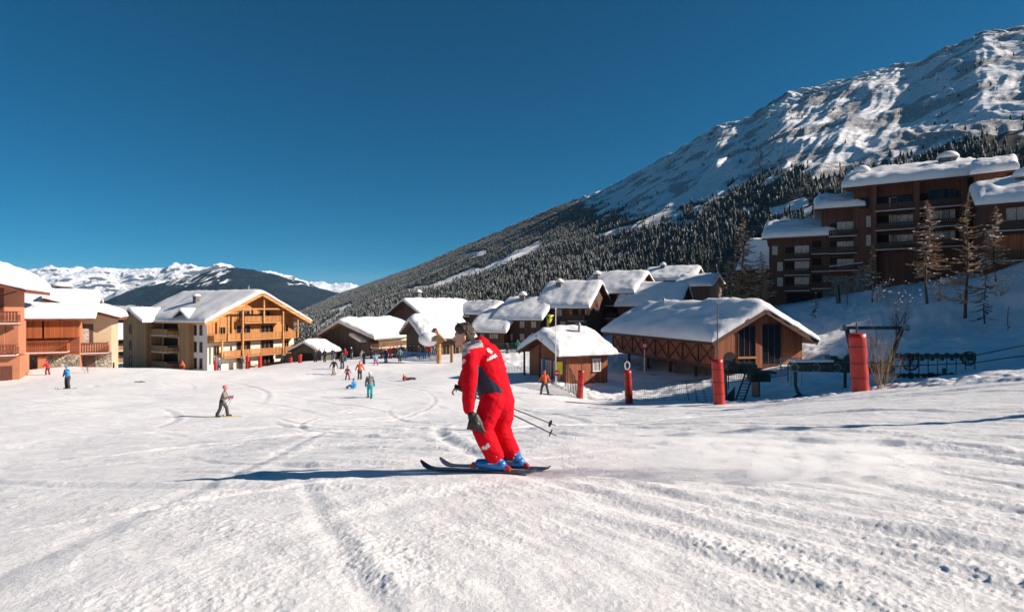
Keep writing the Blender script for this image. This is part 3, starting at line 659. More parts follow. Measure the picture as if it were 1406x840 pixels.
    def balcony(s, face, p0, p1, pyf, dep=1.2, rail=1.0, mat=None, style='bars', px=True, slabm=None, snow=True, void=0.0, voidh=2.0, o0=0.0, pyz=None):
        if px: a0, z = s.ray(face, p0, pyf); a1, _ = s.ray(face, p1, pyf)
        else: a0, a1, z = p0, p1, pyf
        if a0 > a1: a0, a1 = a1, a0
        mat = mat or M_red; mb = MB()
        s.fbox(mb, face, a0, a1, z - .18, z, o0 + .003, o0 + dep)
        b = s.part('balcony', mb, slabm or mat); r = MB(); e = o0 + dep
        if style == 'solid':
            s.fbox(r, face, a0, a1, z + .08, z + rail * .92, e - .05, e); s.fbox(r, face, a0 - .02, a1 + .02, z + rail * .92, z + rail, e - .09, e + .04)
        else:
            s.fbox(r, face, a0, a1, z + rail - .08, z + rail, e - .08, e + .02); s.fbox(r, face, a0, a1, z + .08, z + .16, e - .05, e - .01)
            k = a0; st = .16 if style == 'bars' else .22; wd = .06 if style == 'bars' else .17
            while k < a1: s.fbox(r, face, k, min(k + wd, a1), z + .1, z + rail - .05, e - .045, e - .015); k += st
        for q in (a0, a1):
            s.fbox(r, face, q - .03, q + .03, z, z + rail, e - .07, e - .005)
            s.fbox(r, face, q - .025, q + .025, z + rail - .07, z + rail - .005, o0 + .01, e - .08)
            s.fbox(r, face, q - .02, q + .02, z + .1, z + rail * .75, o0 + .01, e - .08)
        r.build('railing', mat, b)
        if snow:
            sb = MB(); s.fbox(sb, face, a0, a1, z + .001, z + .07, o0 + .1, e + .05); sb.build('snow_edge', M_rsnow, b)
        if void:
            vb = MB(); s.fbox(vb, face, a0 + void, a1 - void, z + .05, z + voidh, o0 - .02, o0 + .03); s.part('recess_shade_panel', vb, M_void)  # flat panel on the wall; shade behind the balcony is in its colour
        return b

# ---- main chalet with the honey coloured gable
b = Bld('chalet', 'large four storey chalet with honey pine gable balconies and white plaster lower walls', 'chalet', (285, 85), (403, 98), (512, 85))
D = 19
def zz(py, px=340, face='front'): return b.ray(face, px, py)[1]
he, hr = 8.0, 11.7
b.body(D, he, hr, 'y', M_honey, -3)
lw = MB(); lw.box(-.04, b.W + .04, -.04, 1.2, -3, 4.35); b.part('lower_wall', lw, M_plaster)
r = b.roof(he, hr, 'y', (1.7, 1.9), (2.2, .8), .62, M_honeyh, th=.28)
bd = MB()
for sg, xa in ((0, -1.7), (1, b.W + 1.9)):
    zx = float(b.hf(np.array([xa]), np.array([0.]))[0]) - .28; xc = b.W / 2
    bd.beam((xa, -2.15, zx), (xc, -2.15, hr), .12, .55)
bd.build('barge_board', M_honeyh, r)
for k in range(4):                                                     # floor by floor: doors, windows, balconies
    pass
fl = [(2, .25), (2.35, 0), (4.9, 0), (7.4, 0)]
W_ = b.W
def glz(x0, x1, z, h=1.9, o=.05):
    w = b.win('front', (x0 + x1) / 2, z + h / 2 + .05, x1 - x0, h, M_honeyh, M_glass, px=False, off=o, mull=2); return w
for z in (-.1, 2.35, 4.85): glz(4.6, 6.9, z); glz(8.8, 11.0, z)
glz(4.9, 6.8, 7.3, 1.7); glz(8.6, 10.4, 7.3, 1.7); b.win('front', 2.3, 6.0, .8, 1.3, M_honeyh, M_glass, px=False, off=.05); b.win('front', 1.3, 3.2, .8, 1.3, M_honeyh, M_glass, px=False, off=.05)
b.win('front', 13.6, 3.4, .8, 1.3, M_honeyh, M_glass, px=False, off=.05); b.win('front', 13.4, 6.0, .9, 1.6, M_honeyh, M_glass, px=False, off=.05)
for (x0, x1, z) in [(5.0, 11.9, 7.3), (.1, 14.8, 4.75), (1.6, 4.3, 2.2), (4.7, 11.5, 2.25), (12.3, 14.9, 2.3), (6.8, 11.6, -.15)]:
    b.balcony('front', x0, x1, z, 1.5, .95, M_honey, 'boards', px=False, slabm=M_honeyh, snow=False)
for x, z0, z1 in [(2.2, 4.7, 8.3), (4.55, -.3, 9.3), (8.2, 7.2, 11.2), (11.75, -.3, 9.4), (14.6, 4.7, 8.0), (1.2, 2.2, 4.7)]:
    pb = MB(); pb.box(x - .11, x + .11, -1.75, -1.53, z0, z1); b.part('post', pb, M_honeyh)
for x in (4.55, 11.75):
    pb = MB(); pb.tube([(x, -1.64, -1.5), (x, -1.64, 2.1)], [.42, .36], 12); b.part('pillar', pb, M_stone)
for zc in (9.35,):
    tb = MB(); tb.box(1.9, W_ - 1.9, -1.76, -1.52, zc - .12, zc + .12); b.part('tie_beam', tb, M_honeyh)
for x in (.6, 3.2, 5.8, 8.0, 10.3, 12.6, 14.7):                         # purlin ends under the eaves
    zc = float(b.hf(np.array([x]), np.array([0.]))[0]) - .48; pb = MB(); pb.box(x - .12, x + .12, -2.1, .1, zc - .13, zc + .13); b.part('purlin', pb, M_honeyh)
# left side, in shade: white bay, boarded bays, balconies
sb = MB(); sb.box(-.05, .03, .02, 3.4, -3, 7.9); b.part('side_wall', sb, M_greyplaster)
sb = MB(); sb.box(-.9, .02, 3.4, 5.6, -3, 7.7); b.part('bay', sb, M_olive)
sb = MB(); sb.box(-.05, .03, 5.6, 12.5, -3, 7.9); b.part('side_wall', sb, M_cream)
sb = MB(); sb.prism([(11.8, -3), (18.2, -3), (18.2, 7.6), (15.0, 9.0), (11.8, 7.6)], -2.6, 6, 'x'); fix_normals(b.part('wing', sb, M_olive))
for z in (1.0, 3.4, 5.9):
    b.win('left', 1.5, z + .3, .55, 1.4, M_redh, M_glass, px=False, off=.05, mull=0); b.win('left', 2.9, z + .3, .5, 1.4, M_redh, M_glass, px=False, off=.05, mull=0)
    b.balcony('left', 7.2, 11.6, z - .6, 1.8, 1.0, M_olive, 'boards', px=False, void=.3, voidh=2.1, o0=.05)
    b.win('left', 6.5, z + .2, .6, 1.3, M_redh, M_glass, px=False, off=.05, mull=0); b.win('left', 16.0, z + .3, .5, 1.3, M_redh, M_glass, px=False, off=2.6, mull=0)
wr = b.roof(7.6, 9.0, 'x', (.8, 0), (1.0, 1.0), .5, M_redh, x=(-2.6, 5.2), y=(11.8, 18.2), th=.2)
wr2 = b.roof(7.9, 9.0, 'x', (.3, 0), (.4, .4), .4, M_redh, x=(-1.1, 3), y=(2.8, 6.4), th=.16)
b.roof(he, hr, 'y', (1.7, 1.9), (2.2, .8), .01, M_honeyh, th=.28, snow=False) if False else None
b.hf = lambda x, y: 0 * x + 9.6
b.chimney(3.2, 8.0, .8, 1.6, None, M_dstone, .3)
chalet = b

# ---- brown annexe between the lodge and the chalet (shaded)
b = Bld('apartment_building', 'low shaded brown building with snowy balconies between salmon lodge and honey chalet', 'building', (152, 118), (196, 124), (500, 118))
b.body(14, 5.2, 7.6, 'x', M_grey, -4); b.roof(5.2, 7.6, 'x', (.6, .6), (1.2, .8), .5)
for z in (.2, 2.7): b.balcony('front', .3, b.W - .3, z, 1.5, 1.0, M_olive, 'boards', px=False, void=.4, voidh=2.0)
for x in (1.2, 3.6, 5.8): b.win('front', x, 1.2, .9, 1.5, px=False, off=.06)

# ---- salmon and orange lodge at the left edge: three blocks, each with its own roof
lodge = Bld('lodge', 'salmon plaster lodge with orange boarded balconies and two heavily snowed roofs', 'lodge', (20, 60), 110, (505, 60), angle=30)
L = lodge
L.body(9, 5.4, 7.2, 'x', M_pink, -3)
sb = MB(); sb.box(.02, L.W - .02, -.06, .02, -3, 1.15); L.part('stone_base', sb, M_stone)
for (p0, p1) in ((24, 60), (63, 108)):
    a0, _ = L.ray('front', p0, 460); a1, _ = L.ray('front', p1, 460); sb = MB(); sb.box(a0, a1, -.9, -.02, 3.05, 5.2); L.part('boarded_wall', sb, M_orange)
ub_ = MB(); a0, _ = L.ray('front', 24, 470); a1, _ = L.ray('front', 109, 470); ub_.box(a0, a1, -.05, -.01, 1.3, 3.1); L.part('boarded_wall', ub_, M_rust)
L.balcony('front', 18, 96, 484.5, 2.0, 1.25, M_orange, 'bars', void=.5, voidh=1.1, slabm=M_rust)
sb = MB(); a0, _ = L.ray('front', 56, 500); a1, _ = L.ray('front', 67, 500); sb.box(a0, a1, -1.6, -.2, -2, 1.2); L.part('pillar', sb, M_pink)
L.roof(5.5, 7.3, 'x', (1.2, 1.4), (1.6, 1), .85, M_rust, seed=4)
# middle (cream) block, gable slope falling to the right
a60 = 2.0
sb = MB(); x1 = L.ray('front', 153, 480, 2.0)[0]; mx0 = L.W - .3
zr0 = L.ray('front', 105, 424, 2.)[1]; zr1 = L.ray('front', 153, 436, 2.)[1]
ridge_x = mx0 - 2.5; sl = (zr0 - zr1) / (x1 - L.ray('front', 105, 424, 2.)[0])
zt = lambda x: zr1 + sl * (x1 - x)
sb.prism([(ridge_x, -3), (x1, -3), (x1, zt(x1)), (ridge_x, zt(ridge_x))], 2.0, 11, 'y'); fix_normals(L.part('cream_wall', sb, M_cream))
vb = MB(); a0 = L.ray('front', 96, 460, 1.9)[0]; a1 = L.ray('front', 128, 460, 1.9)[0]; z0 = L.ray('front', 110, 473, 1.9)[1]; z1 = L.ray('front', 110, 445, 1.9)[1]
vb.box(a0, a1, 1.93, 2.02, z0, z1); L.part('recess_shade_panel', vb, plain('brown_shade_wall', (.09, .055, .04), .8, .2))  # flat panel; shade of the set-back balcony is put into its brown
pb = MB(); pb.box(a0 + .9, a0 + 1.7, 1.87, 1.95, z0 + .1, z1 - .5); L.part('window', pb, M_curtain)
L.balcony('front', a0 - .2, x1 - .2, z0 - .95, 1.5, 1.2, M_rust, 'boards', px=False, o0=-2.0 + .02, slabm=M_rust)
gb = MB(); ga0 = L.ray('front', 97, 490, 1.9)[0]; ga1 = L.ray('front', 131, 490, 1.9)[0]; gb.box(ga0, ga1, 1.9, 2.0, -1.5, .95); L.part('garage_door', gb, plain('brown_garage_door', (.10, .06, .045), .7, .2))
gb = MB(); gb.box(ga1, x1 + .04, 1.88, 2.01, -3, 1.25); L.part('stone_base', gb, M_stone)
L.W0 = L.W
mr = MB(); xa = ridge_x - .4; xb = x1 + .9
mr.prism([(xa, zt(xa)), (xb, zt(xb)), (xb, zt(xb) + .35), (xa, zt(xa) + .35)], .6, 12, 'y'); ro = L.part('roof', mr, M_rust); fix_normals(ro)
roof_snow_mesh(xa, xb, .5, 12, lambda x, y: zt(x) + .35, .8, 11).build('roof_snow', M_rsnow, ro, True)
mr = MB(); xc2 = ridge_x - 5
lv = MB(); lv.box(mx0 - 3.7, mx0 - 2.5, 12.8, 14.0, 6.0, 8.7); lv.box(mx0 - 4.1, mx0 - 2.1, 12.4, 14.4, 8.7, 8.85); L.part('chimney', lv, M_grey)
sc = MB(); sc.ell((mx0 - 3.1, 13.4, 8.85), (1.15, 1.15, .6), 18, 8, 0, 0.); L.part('snow_cap', sc, M_rsnow, True)
bk = MB(); bk.prism([(ridge_x - 5.5, zt(ridge_x) - .3 + 1.2 - 2.4), (ridge_x, zt(ridge_x) + 1.2), (x1 + 1, zt(x1 + 1) + 1.2), (x1 + 1, 0), (ridge_x - 5.5, 0)], 12, 13, 'y')
# second lodge at the very edge
L2 = Bld('lodge', 'tall salmon lodge cut by the left edge with thick rounded snow cap', 'lodge', (-70, 50), 6, (525, 50), angle=30)
L2.body(8, 8.2, 8.7, 'y', M_pink, -2.5, ridge=.5)
L2.roof(8.2, 8.7, 'y', (1.0, 1.9), (2.2, 1), 1.7, M_rust, ridge=.5, th=.35, seed=21, rnd=2.6)
ub_ = MB(); ub_.box(.1, L2.W - .05, -.05, -.01, 5.1, 8.15); L2.part('boarded_wall', ub_, M_rust)
vb_ = MB(); vb_.box(L2.W - 2.6, L2.W - .9, -.08, -.03, 5.2, 7.3); L2.part('door', vb_, M_glass)
gt = MB(); gt.tube([L2.T('front', L2.W - .1, 7.4, 1.5), L2.T('front', L2.W + .9, 7.75, 1.6), L2.T('front', L2.W + 1.75, 8.1, 1.7)], .05, 8); L2.part('gutter_pipe', gt, M_black)
an = MB(); xp_ = L2.ray('front', 27, 510, -.9)[0]; an.box(xp_ - 1.6, xp_, -.9, 3, -2, 2.1); L2.part('porch', an, M_pink)
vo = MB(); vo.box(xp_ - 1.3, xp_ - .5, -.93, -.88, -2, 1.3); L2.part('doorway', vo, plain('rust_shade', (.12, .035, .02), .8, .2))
an = MB(); xq_ = L2.ray('front', 25, 470, .3)[0]; an.box(L2.W + .02, xq_, .3, 3.5, 2.2, 5.2); L2.part('side_wall', an, M_pink)
L2.balcony('front', L2.W - 3, xq_ + .1, 2.2, 1.3, 1.0, M_rust, 'boards', px=False)
vb_ = MB(); vb_.box(.5, L2.W - .6, -.04, .01, 2.3, 4.5); L2.part('recess_shade_panel', vb_, plain('brown_shade_wall', (.09, .055, .04), .8, .2)); L2.balcony('front', L2.W - 3, xq_ + .2, 5.0, 1.2, 1.1, M_rust, 'boards', px=False)  # flat brown panel painted as the shade behind the balcony
rk = MB()
for q in range(3): rk.tube([L2.T('front', L2.W - 1 + q * .6 + .3 * math.cos(t), -1.5 + .45 * math.sin(t) + .9, 1.6) for t in np.linspace(0, 3.14, 8)], .08, 6)
tag(rk.build('tyre_barrier', M_black), 'row of dark half buried tyres beside the salmon porch', 'tyres').matrix_world = Matrix.Translation(L2.root.location) @ Matrix.Rotation(L2.root.rotation_euler.z, 4, 'Z')

# ---- long red brown lift station chalet (centre right)
b = Bld('lift_station', 'red brown boarded lift station on stilts with cross bracing and thick snow roof', 'building', (842, 65.3), (983, 46), (506, 46))
gare = b; D = 8.0; he, hr = 2.32, 4.45
b.body(D, he, hr, 'x', M_red, -.05)
b.roof(he, hr, 'x', (1.3, .7), (.8, .9), 1.0, M_redh, th=.3, seed=2, smat=M_rsnow, rnd=3.6)
bb = MB(); Wb = b.W
bb.box(0, Wb, -.1, -.003, -.02, .22); bb.box(0, Wb, -.1, -.003, 2.05, 2.25)
n = 8; st = Wb / n
for k in range(n + 1):
    x = k * st; bb.box(max(0, x - .07), min(Wb, x + .07), -.12, -.004, .22, 2.05)
b.part('frame', bb, M_redh)
for k in range(n):
    x = k * st; xb = MB(); xb.beam((x, -.08, .2 if k % 2 else 2.0), (x + st, -.08, 2.0 if k % 2 else .2), .05, .12); b.part('brace', xb, M_redh)
    xb = MB(); xb.beam((x, -.05, 2.0 if k % 2 else .2), (x + st, -.05, .2 if k % 2 else 2.0), .04, .12); b.part('brace', xb, M_redh)
for x in (1.5, 6, 10.5, 15):
    sb = MB(); sb.tube([(x, 1.2, -3), (x, 1.2, 0)], .16, 8); b.part('stilt', sb, M_dark)
sb = MB(); sb.box(Wb * .52, Wb - 3.2, 2, 6.5, -3.2, -.05); b.part('concrete_core', sb, plain('weathered_concrete', (.17, .15, .12), .9, .25, 1.5, bump=.2))
W0 = Wb
def rf(px, py): return b.ray('right', px, py)
for (p0, p1) in ((1014, 1036), (1046, 1071)):
    a0, z0 = rf(p0, 500); a1, z1 = rf(p1, 455); z0 = .25; zt0 = he + (hr - he) * (1 - abs((a0 + a1) / 2 - D / 2) / (D / 2)) - .45
    h = zt0 - z0; b.win('right', (a0 + a1) / 2, z0 + h / 2, abs(a1 - a0), h, M_redh, M_glass, px=False, mull=2)
pb = MB(); a0, _ = rf(1036.5, 480); a1, _ = rf(1045.5, 480); b.fbox(pb, 'right', a0, a1, 0, hr - .6, .01, .1); b.part('post', pb, M_red)
pb = MB(); a0, _ = rf(1012, 480); a1, _ = rf(1037, 480); b.fbox(pb, 'right', a0, a1, .75, .9, .03, .14); b.part('rail', pb, M_honeyh)
vb = MB(); a0, z0 = rf(1002, 492); vb.tube([(Wb - .1, a0, .75), (Wb + .02, a0, .75)], .55, 20); b.part('opening_shade_panel', vb, M_void)  # flat black disc on the gable, darkness of a hole as colour
rl = MB()
for sy in (0, 1):
    y0, y1 = -.8, D / 2; z0 = he - (hr - he) / (D / 2) * .8 + .05
    if sy: rl.beam((Wb + .72, D + .9, he - (hr - he) / (D / 2) * .9 + .12), (Wb + .72, D / 2, hr + .12), .1, .42)
    else: rl.beam((Wb + .72, -.8, z0 + .07), (Wb + .72, D / 2, hr + .12), .1, .42)
rl.build('barge_board', M_redh, b.root)
# ---- small hut beside it
b = Bld('ticket_hut', 'small brown wooden hut with gabled porch and very thick snow cap beside the flagpole', 'hut', (727, 54), (777, 48), (521, 48))
hut = b; b.body(4.1, 2.0, 3.15, 'y', M_red, -1.2)
b.roof(2.0, 3.15, 'y', (.45, .5), (.9, .6), 1.0, M_redh, th=.16, seed=31, rnd=2.6)
wp = MB()
b.win('front', 3.3, .55, 1.6, 1.5, M_whitep, M_curtain, px=False, mull=3); b.win('front', 5.2, .55, .9, 1.5, M_whitep, M_curtain, px=False); b.win('right', 819, 501, .65, .95, M_whitep, M_curtain)
for x in (.3, b.W / 2, b.W - .3):
    pb = MB(); pb.box(x - .07, x + .07, -.75, -.61, -1, 2.0 + (1.2 if abs(x - b.W / 2) < .1 else .05)); b.part('post', pb, M_redh)
bg_ = MB()
bg_.beam((-.45, -.92, 1.72 + .1), (b.W / 2, -.92, 3.45), .08, .3); bg_.beam((b.W + .5, -.92, 1.72 + .1), (b.W / 2, -.92, 3.45), .08, .3); b.part('barge_board', bg_, M_redh)

# ---- dark chalets of the village, eaves towards the slope and gables to the right
def dark(name, label, A, Bp, ang_, zb, h, hr, D, T=.55, wins=(), mat=M_dark, ox=(.7, .7), oy=(.9, .7), gap=None, chim=None, balc=(), gl=M_curtain, cat='chalet', ridge=.5, axis='x', rw=()):
    b = Bld(name, label, cat, A, Bp, zb, angle=ang_, group='dark wooden chalets of the village'); b.body(D, h, hr, axis, mat, -5, ridge)
    r = b.roof(h, hr, axis, ox, oy, T, M_redh, ridge=ridge)
    for w in wins: b.win('front', w[0], w[1], w[2] if len(w) > 2 else .8, w[3] if len(w) > 3 else 1.1, M_redh, gl, shut=(w[4] if len(w) > 4 else None))
    for w in rw: b.win('right', w[0], w[1], .8, 1.1, M_redh, gl)
    for q in balc: b.balcony('front', *q, 1.2, 1.0, M_darkh, 'boards', void=.3)
    if chim: b.chimney(chim[0] * b.W, chim[1] * D, .9, 1.1)
    return b
dark('chalet', 'low dark chalet with shaded hipped snow roof just right of the skier head', (650, 92), 692, -25, (478, 92), 2.9, 5.6, 9, wins=[(675, 460, .7, 1.1), (681, 460, .7, 1.1), (662, 461, .7, 1.1)])
dark('chalet', 'dark chalet with six small pale windows behind the green fence', (684, 93), 742, -28, (478, 93), 4.9, 7.6, 9, .6, wins=[(696, 445), (717, 445), (733, 445), (701, 463), (717, 463), (733, 462)], chim=(.35, .4))
dark('chalet', 'dark chalet with a lit row of shuttered windows above the ticket hut', (740, 93), 806, -28, (478, 93), 6.8, 10.2, 10, .65, wins=[(768, 429, .8, 1.1), (790, 428, .8, 1.1, M_honey), (802, 428, .8, 1.1, M_honey), (773, 446), (793, 446)], balc=[(784, 806, 441)], chim=(.25, .35))
dark('chalet', 'tallest dark chalet with chimneys and a lit gable above the lift station roof', (800, 100), 868, -34, (470, 100), 8.6, 11.6, 11, .7, wins=[(813, 413, .9, 1.2, M_honey), (820, 413, .7, 1.2), (842, 411, .9, 1.3), (816, 428, .9, 1.2, M_honey), (837, 428)], balc=[(815, 848, 420), (802, 850, 437)], chim=(.12, .3), mat=M_red)
bb4 = dark('chalet', 'dark chalet with low pale snow roof just above the lift station roof', (852, 94), 930, -30, (470, 94), 6.2, 8.9, 8, .8, wins=[(870, 440)])
dark('chalet', 'far dark chalet whose snow roof stands highest behind the village', (884, 125), 950, -30, (460, 125), 11.8, 14.2, 10, .7, wins=[(930, 395)], chim=(.3, .4))
dark('chalet', 'dark chalet with overhanging snow roof and lit right wall left of the big larch', (930, 112), 974, -34, (455, 112), 8.7, 10.4, 9, .75, wins=[], mat=M_grey, rw=[(984, 402)])
# ---- village centre, lighter buildings behind the crowd
b = Bld('mountain_hut', 'low cabin with dark shaded gable and rounded snow roof behind the queue of people', 'hut', (447, 104), (500, 96), (494, 100)); b.body(8, 3.4, 5.2, 'y', M_dark, -2); b.roof(3.4, 5.2, 'y', (.8, .8), (1.2, .6), .75, M_grey, seed=5)
b.win('right', 512, 480, .9, 1.3, M_honeyh, M_void)
b = Bld('restaurant', 'restaurant with long bright snow roof and wooden terrace balcony behind the crowd', 'restaurant', (507, 95), (575, 108), (494, 95)); b.body(9, 4.0, 5.9, 'x', M_grey, -2, .6); b.roof(4.0, 5.9, 'x', (1.2, .8), (2.0, .8), .9, M_olive, seed=6, ridge=.6)
b.balcony('front', .2, b.W * .7, 1.9, 1.8, 1.0, M_olive, 'bars', px=False, void=.4, voidh=1.6)
for x in (1.5, 4, 6.5, 9): b.win('front', x, .8, 1.2, 1.5, M_honeyh, M_glass, px=False)
st_ = MB(); st_.beam((.6, -2.4, 1.9), (2.8, -2.2, -.6), .9, .12); b.part('staircase', st_, M_honeyh)
b = Bld('chalet', 'chalet with broad snow roof and dark gable rising behind the restaurant', 'chalet', (538, 128), (585, 120), (480, 120)); b.body(16, 7.0, 10.0, 'y', M_dark, -3); b.roof(7.0, 10.0, 'y', (1.2, 1), (1.5, .6), .7, M_redh, seed=8)
b.chimney(3, 5, 1, 3.2)
b = Bld('shop_hut', 'snow smothered wooden hut with small gable left of the skier head', 'hut', (582, 84), (640, 88), (494, 84)); b.body(6, 3.7, 5.4, 'x', M_grey, -2); b.roof(3.7, 5.4, 'x', (.9, .9), (1.4, .6), 1.1, M_olive, seed=9, rnd=3.4)
for x in (1.8, 3.6, 5.2): b.win('front', x, 1.4, 1.1, 1.5, M_honeyh, M_glass, px=False)
dg_ = MB(); dg_.prism([(.1, 2.6), (2.3, 2.6), (1.2, 4.6)], -1.6, 2, 'y'); fix_normals(b.part('dormer', dg_, M_red))
b = Bld('snow_covered_hut', 'half buried little hut under snow beside the right corner of the honey chalet', 'hut', (402, 92), (440, 90), (494, 91)); b.body(4, 1.3, 2.5, 'y', M_grey, -2); b.roof(1.3, 2.5, 'y', (.5, .5), (.6, .4), .55, M_grey, seed=12, rnd=3)
vb = MB(); vb.box(1, b.W - 1, -.03, .02, -1, 1.1); b.part('opening_shade_panel', vb, M_void)  # flat black sheet painted as the unlit inside of the hut
b = Bld('cabin', 'distant cabin roof just behind the shaded hipped chalet roof', 'hut', (628, 130), (668, 124), (455, 126)); b.body(8, 4, 6, 'x', M_grey, -3); b.roof(4, 6, 'x', (1, 1), (1, 1), .7, M_grey, seed=14)
for bb_, fx_, fy_ in ((gare, 6.0, 3.0), (gare, 12.5, 5.2), (hut, 4.8, 2.4), (chalet, 9.5, 4.0)):
    if bb_ is gare: zf = 3.9
    elif bb_ is hut: zf = 2.7
    else: zf = 11.2
    fm = MB(); fm.tube([(fx_, fy_, zf - .3), (fx_, fy_, zf + 1.75)], [.11, .11], 10); fm.tube([(fx_, fy_, zf + 1.72), (fx_, fy_, zf + 1.95)], [.2, .04], 10); bb_.part('flue', fm, M_steel)
# gate posts with little roof
gp = empty('gateway', G(606, 72), 'pair of thick wooden gate posts with snowy little roof in front of the shop hut', 'gate')
g_ = MB(); g_.tube([(-.3, 0, -.5), (-.3, 0, 2.9)], .28, 10); g_.build('post', M_honeyh, gp); g_ = MB(); g_.tube([(1.2, .8, -.5), (1.2, .8, 2.2)], .2, 10); g_.build('post', M_olive, gp)
g_ = MB(); g_.prism([(-1.3, 2.8), (.6, 2.8), (-.35, 3.7)], -.7, .9, 'y'); fix_normals(g_.build('roof', M_olive, gp))
g_ = MB(); g_.ell((-1.6, .3, 3.0), (1.3, 1.1, .9), 18, 10, .03); g_.build('snow_cap', M_rsnow, gp, True)

# ---- big dark apartment chalets on the right-hand hillside
def apt(label, A, Bp, ang_, zb, h, hr, D, **k):
    b = Bld('apartment_chalet', label, 'apartment building', A, Bp, zb, angle=ang_, group='dark apartment chalets on the right hillside'); b.body(D, h, hr, 'x', k.get('mat', M_dark), -6, k.get('ridge', .45))
    b.roof(h, hr, 'x', k.get('ox', (.9, .6)), k.get('oy', (1.6, .8)), k.get('T', .85), M_redh, ridge=k.get('ridge', .45), th=.3, seed=k.get('seed', 3)); return b
b = apt('lowest dark apartment block with five storeys at the foot of the hillside row', (1056, 92), 1142, -27, (418, 92), 10.6, 12.6, 12, T=1.1, seed=41)
for px, py in ((1064, 344), (1071, 366), (1071, 387)): b.win('front', px, py, .8, 1.4, M_darkh, M_curtain, mull=0)
for f0, f1, wy in ((358, 350, 344), (379, 374, 365), (400, 397, 387)):
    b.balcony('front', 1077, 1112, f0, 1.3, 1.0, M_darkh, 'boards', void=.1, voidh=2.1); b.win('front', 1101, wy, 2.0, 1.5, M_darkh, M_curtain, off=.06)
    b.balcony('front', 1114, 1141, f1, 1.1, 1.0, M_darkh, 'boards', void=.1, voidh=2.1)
vb = MB(); a0, z0_ = b.ray('front', 1080, 414); vb.box(a0, b.W - 1, -.03, .02, -2, z0_ + 1.3); b.part('recess_shade_panel', vb, M_void)  # flat black panel painted as shade at the foot of the block
b.chimney(2.2, 4.2, 1.2, 1.0)
b = apt('narrow dark apartment block stepping up between its taller and lower neighbours', (1128, 88), 1180, -27, (412, 88), 13.8, 15.4, 11, T=1.1, seed=43)
for f0, wy in ((327, 311), (350, 338), (373, 362)):
    b.balcony('front', 1138, 1176, f0, 1.5, 1.0, M_darkh, 'boards', void=.1, voidh=2.1); b.win('front', 1162, wy, 2.4, 1.4, M_darkh, M_curtain, off=.06)
sb = MB(); sb.box(.2, b.W - .2, -.1, .1, -4, 3.6); b.part('stone_base', sb, M_dstone)
aw = MB(); aw.beam((1.0, -1.9, 4.9), (5.2, -2.4, 5.3), 1.6, .06); b.part('awning', aw, M_whitep)
b = apt('tallest red brown apartment block with long snow roof on the right hillside', (1172, 85), 1338, -33, (412, 85), 16.6, 18.6, 13, T=1.35, seed=45, mat=M_mahog, ox=(1.3, 1.0), oy=(2.2, .8))
tall = b
b.win('front', 1187, 279, 1.2, 1.6, M_redh, M_glass)
for px, py in ((1196, 304), (1196, 330)): b.win('front', px, py, 1.2, 1.6, M_redh, M_curtain)
a1, _ = b.ray('front', 1199, 380); sb = MB(); sb.box(-.08, a1, -.12, .1, -5, 5.0); b.part('stone_base', sb, M_dstone)
for f0, wy, gl_ in ((293, 278, M_glass), (319, 302, M_curtain), (345, 329, M_curtain)):
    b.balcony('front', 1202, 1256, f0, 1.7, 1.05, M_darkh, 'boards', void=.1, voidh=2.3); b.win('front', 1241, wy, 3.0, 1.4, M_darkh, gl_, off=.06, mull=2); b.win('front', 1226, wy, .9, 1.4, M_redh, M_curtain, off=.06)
for f0, wy, gl_ in ((289, 268, M_glass), (315, 297, M_curtain), (342, 326, M_curtain)):
    b.balcony('front', 1262, 1318, f0, 1.7, 1.05, M_darkh, 'boards', void=.1, voidh=2.3); b.win('front', 1289, wy, 2.2, 1.6, M_redh, gl_, off=.06); b.win('front', 1303, wy - 1, 1.3, 1.6, M_redh, gl_, off=.06)
for px in (1200, 1258, 1322):
    x, _ = b.ray('front', px, 300); pb = MB(); pb.box(x - .35, x + .35, -1.6, .02, -2, 16.0); b.part('wall_fin', pb, M_mahog)
b.chimney(.9, 3.2, 1.6, .9, T=.8); b.chimney(b.W - 2.6, 3.5, 1.7, 1.6, T=.7)
b = Bld('apartment_chalet', 'narrow dark end block set slightly lower right beside the tallest block', 'apartment building', (1337, 72), 1382, (400, 72), angle=-39, group='dark apartment chalets on the right hillside')
b.body(10, 14.4, 16.0, 'x', M_mahog, -6, .5); b.roof(14.4, 16.0, 'x', (.3, 1.0), (1.6, .8), 1.1, M_redh, th=.3, seed=47)
for z in (3.5, 6, 8.8): b.win('front', b.W * .75, z + 1, .8, 1.3, M_redh, M_curtain, px=False)
b = apt('low wide apartment chalet with curtained windows cut by the right edge', (1352, 64), 1500, -34, (378, 64), 8.0, 9.9, 10, T=1.2, seed=49, oy=(1.8, .8))
for x, w in ((3.1, 2.6), (6.2, 1.2), (9, 2.2)): b.win('front', x, 6.5, w, 1.4, M_redh, M_curtain, px=False, mull=2)
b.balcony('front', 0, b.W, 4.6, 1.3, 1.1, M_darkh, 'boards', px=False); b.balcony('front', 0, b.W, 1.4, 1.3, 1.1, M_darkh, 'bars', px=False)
rw = MB(); rw.box(.02, b.W - .02, -.05, .02, 1.6, 4.3); b.part('lower_wall', rw, M_red)
b.chimney(3.8, 3.5, 1.5, 1.0, T=.8)
b = Bld('cabin', 'small far roof showing left of the lowest dark apartment block', 'cabin', (1018, 108), (1060, 104), (400, 106)); b.body(8, 4.8, 9.4, 'x', M_dark, -4); b.roof(4.8, 9.4, 'x', (.6, .6), (.9, .6), .6, seed=51)
b.win('front', 3.6, 4.0, 2, 1.2, M_redh, M_curtain, px=False)
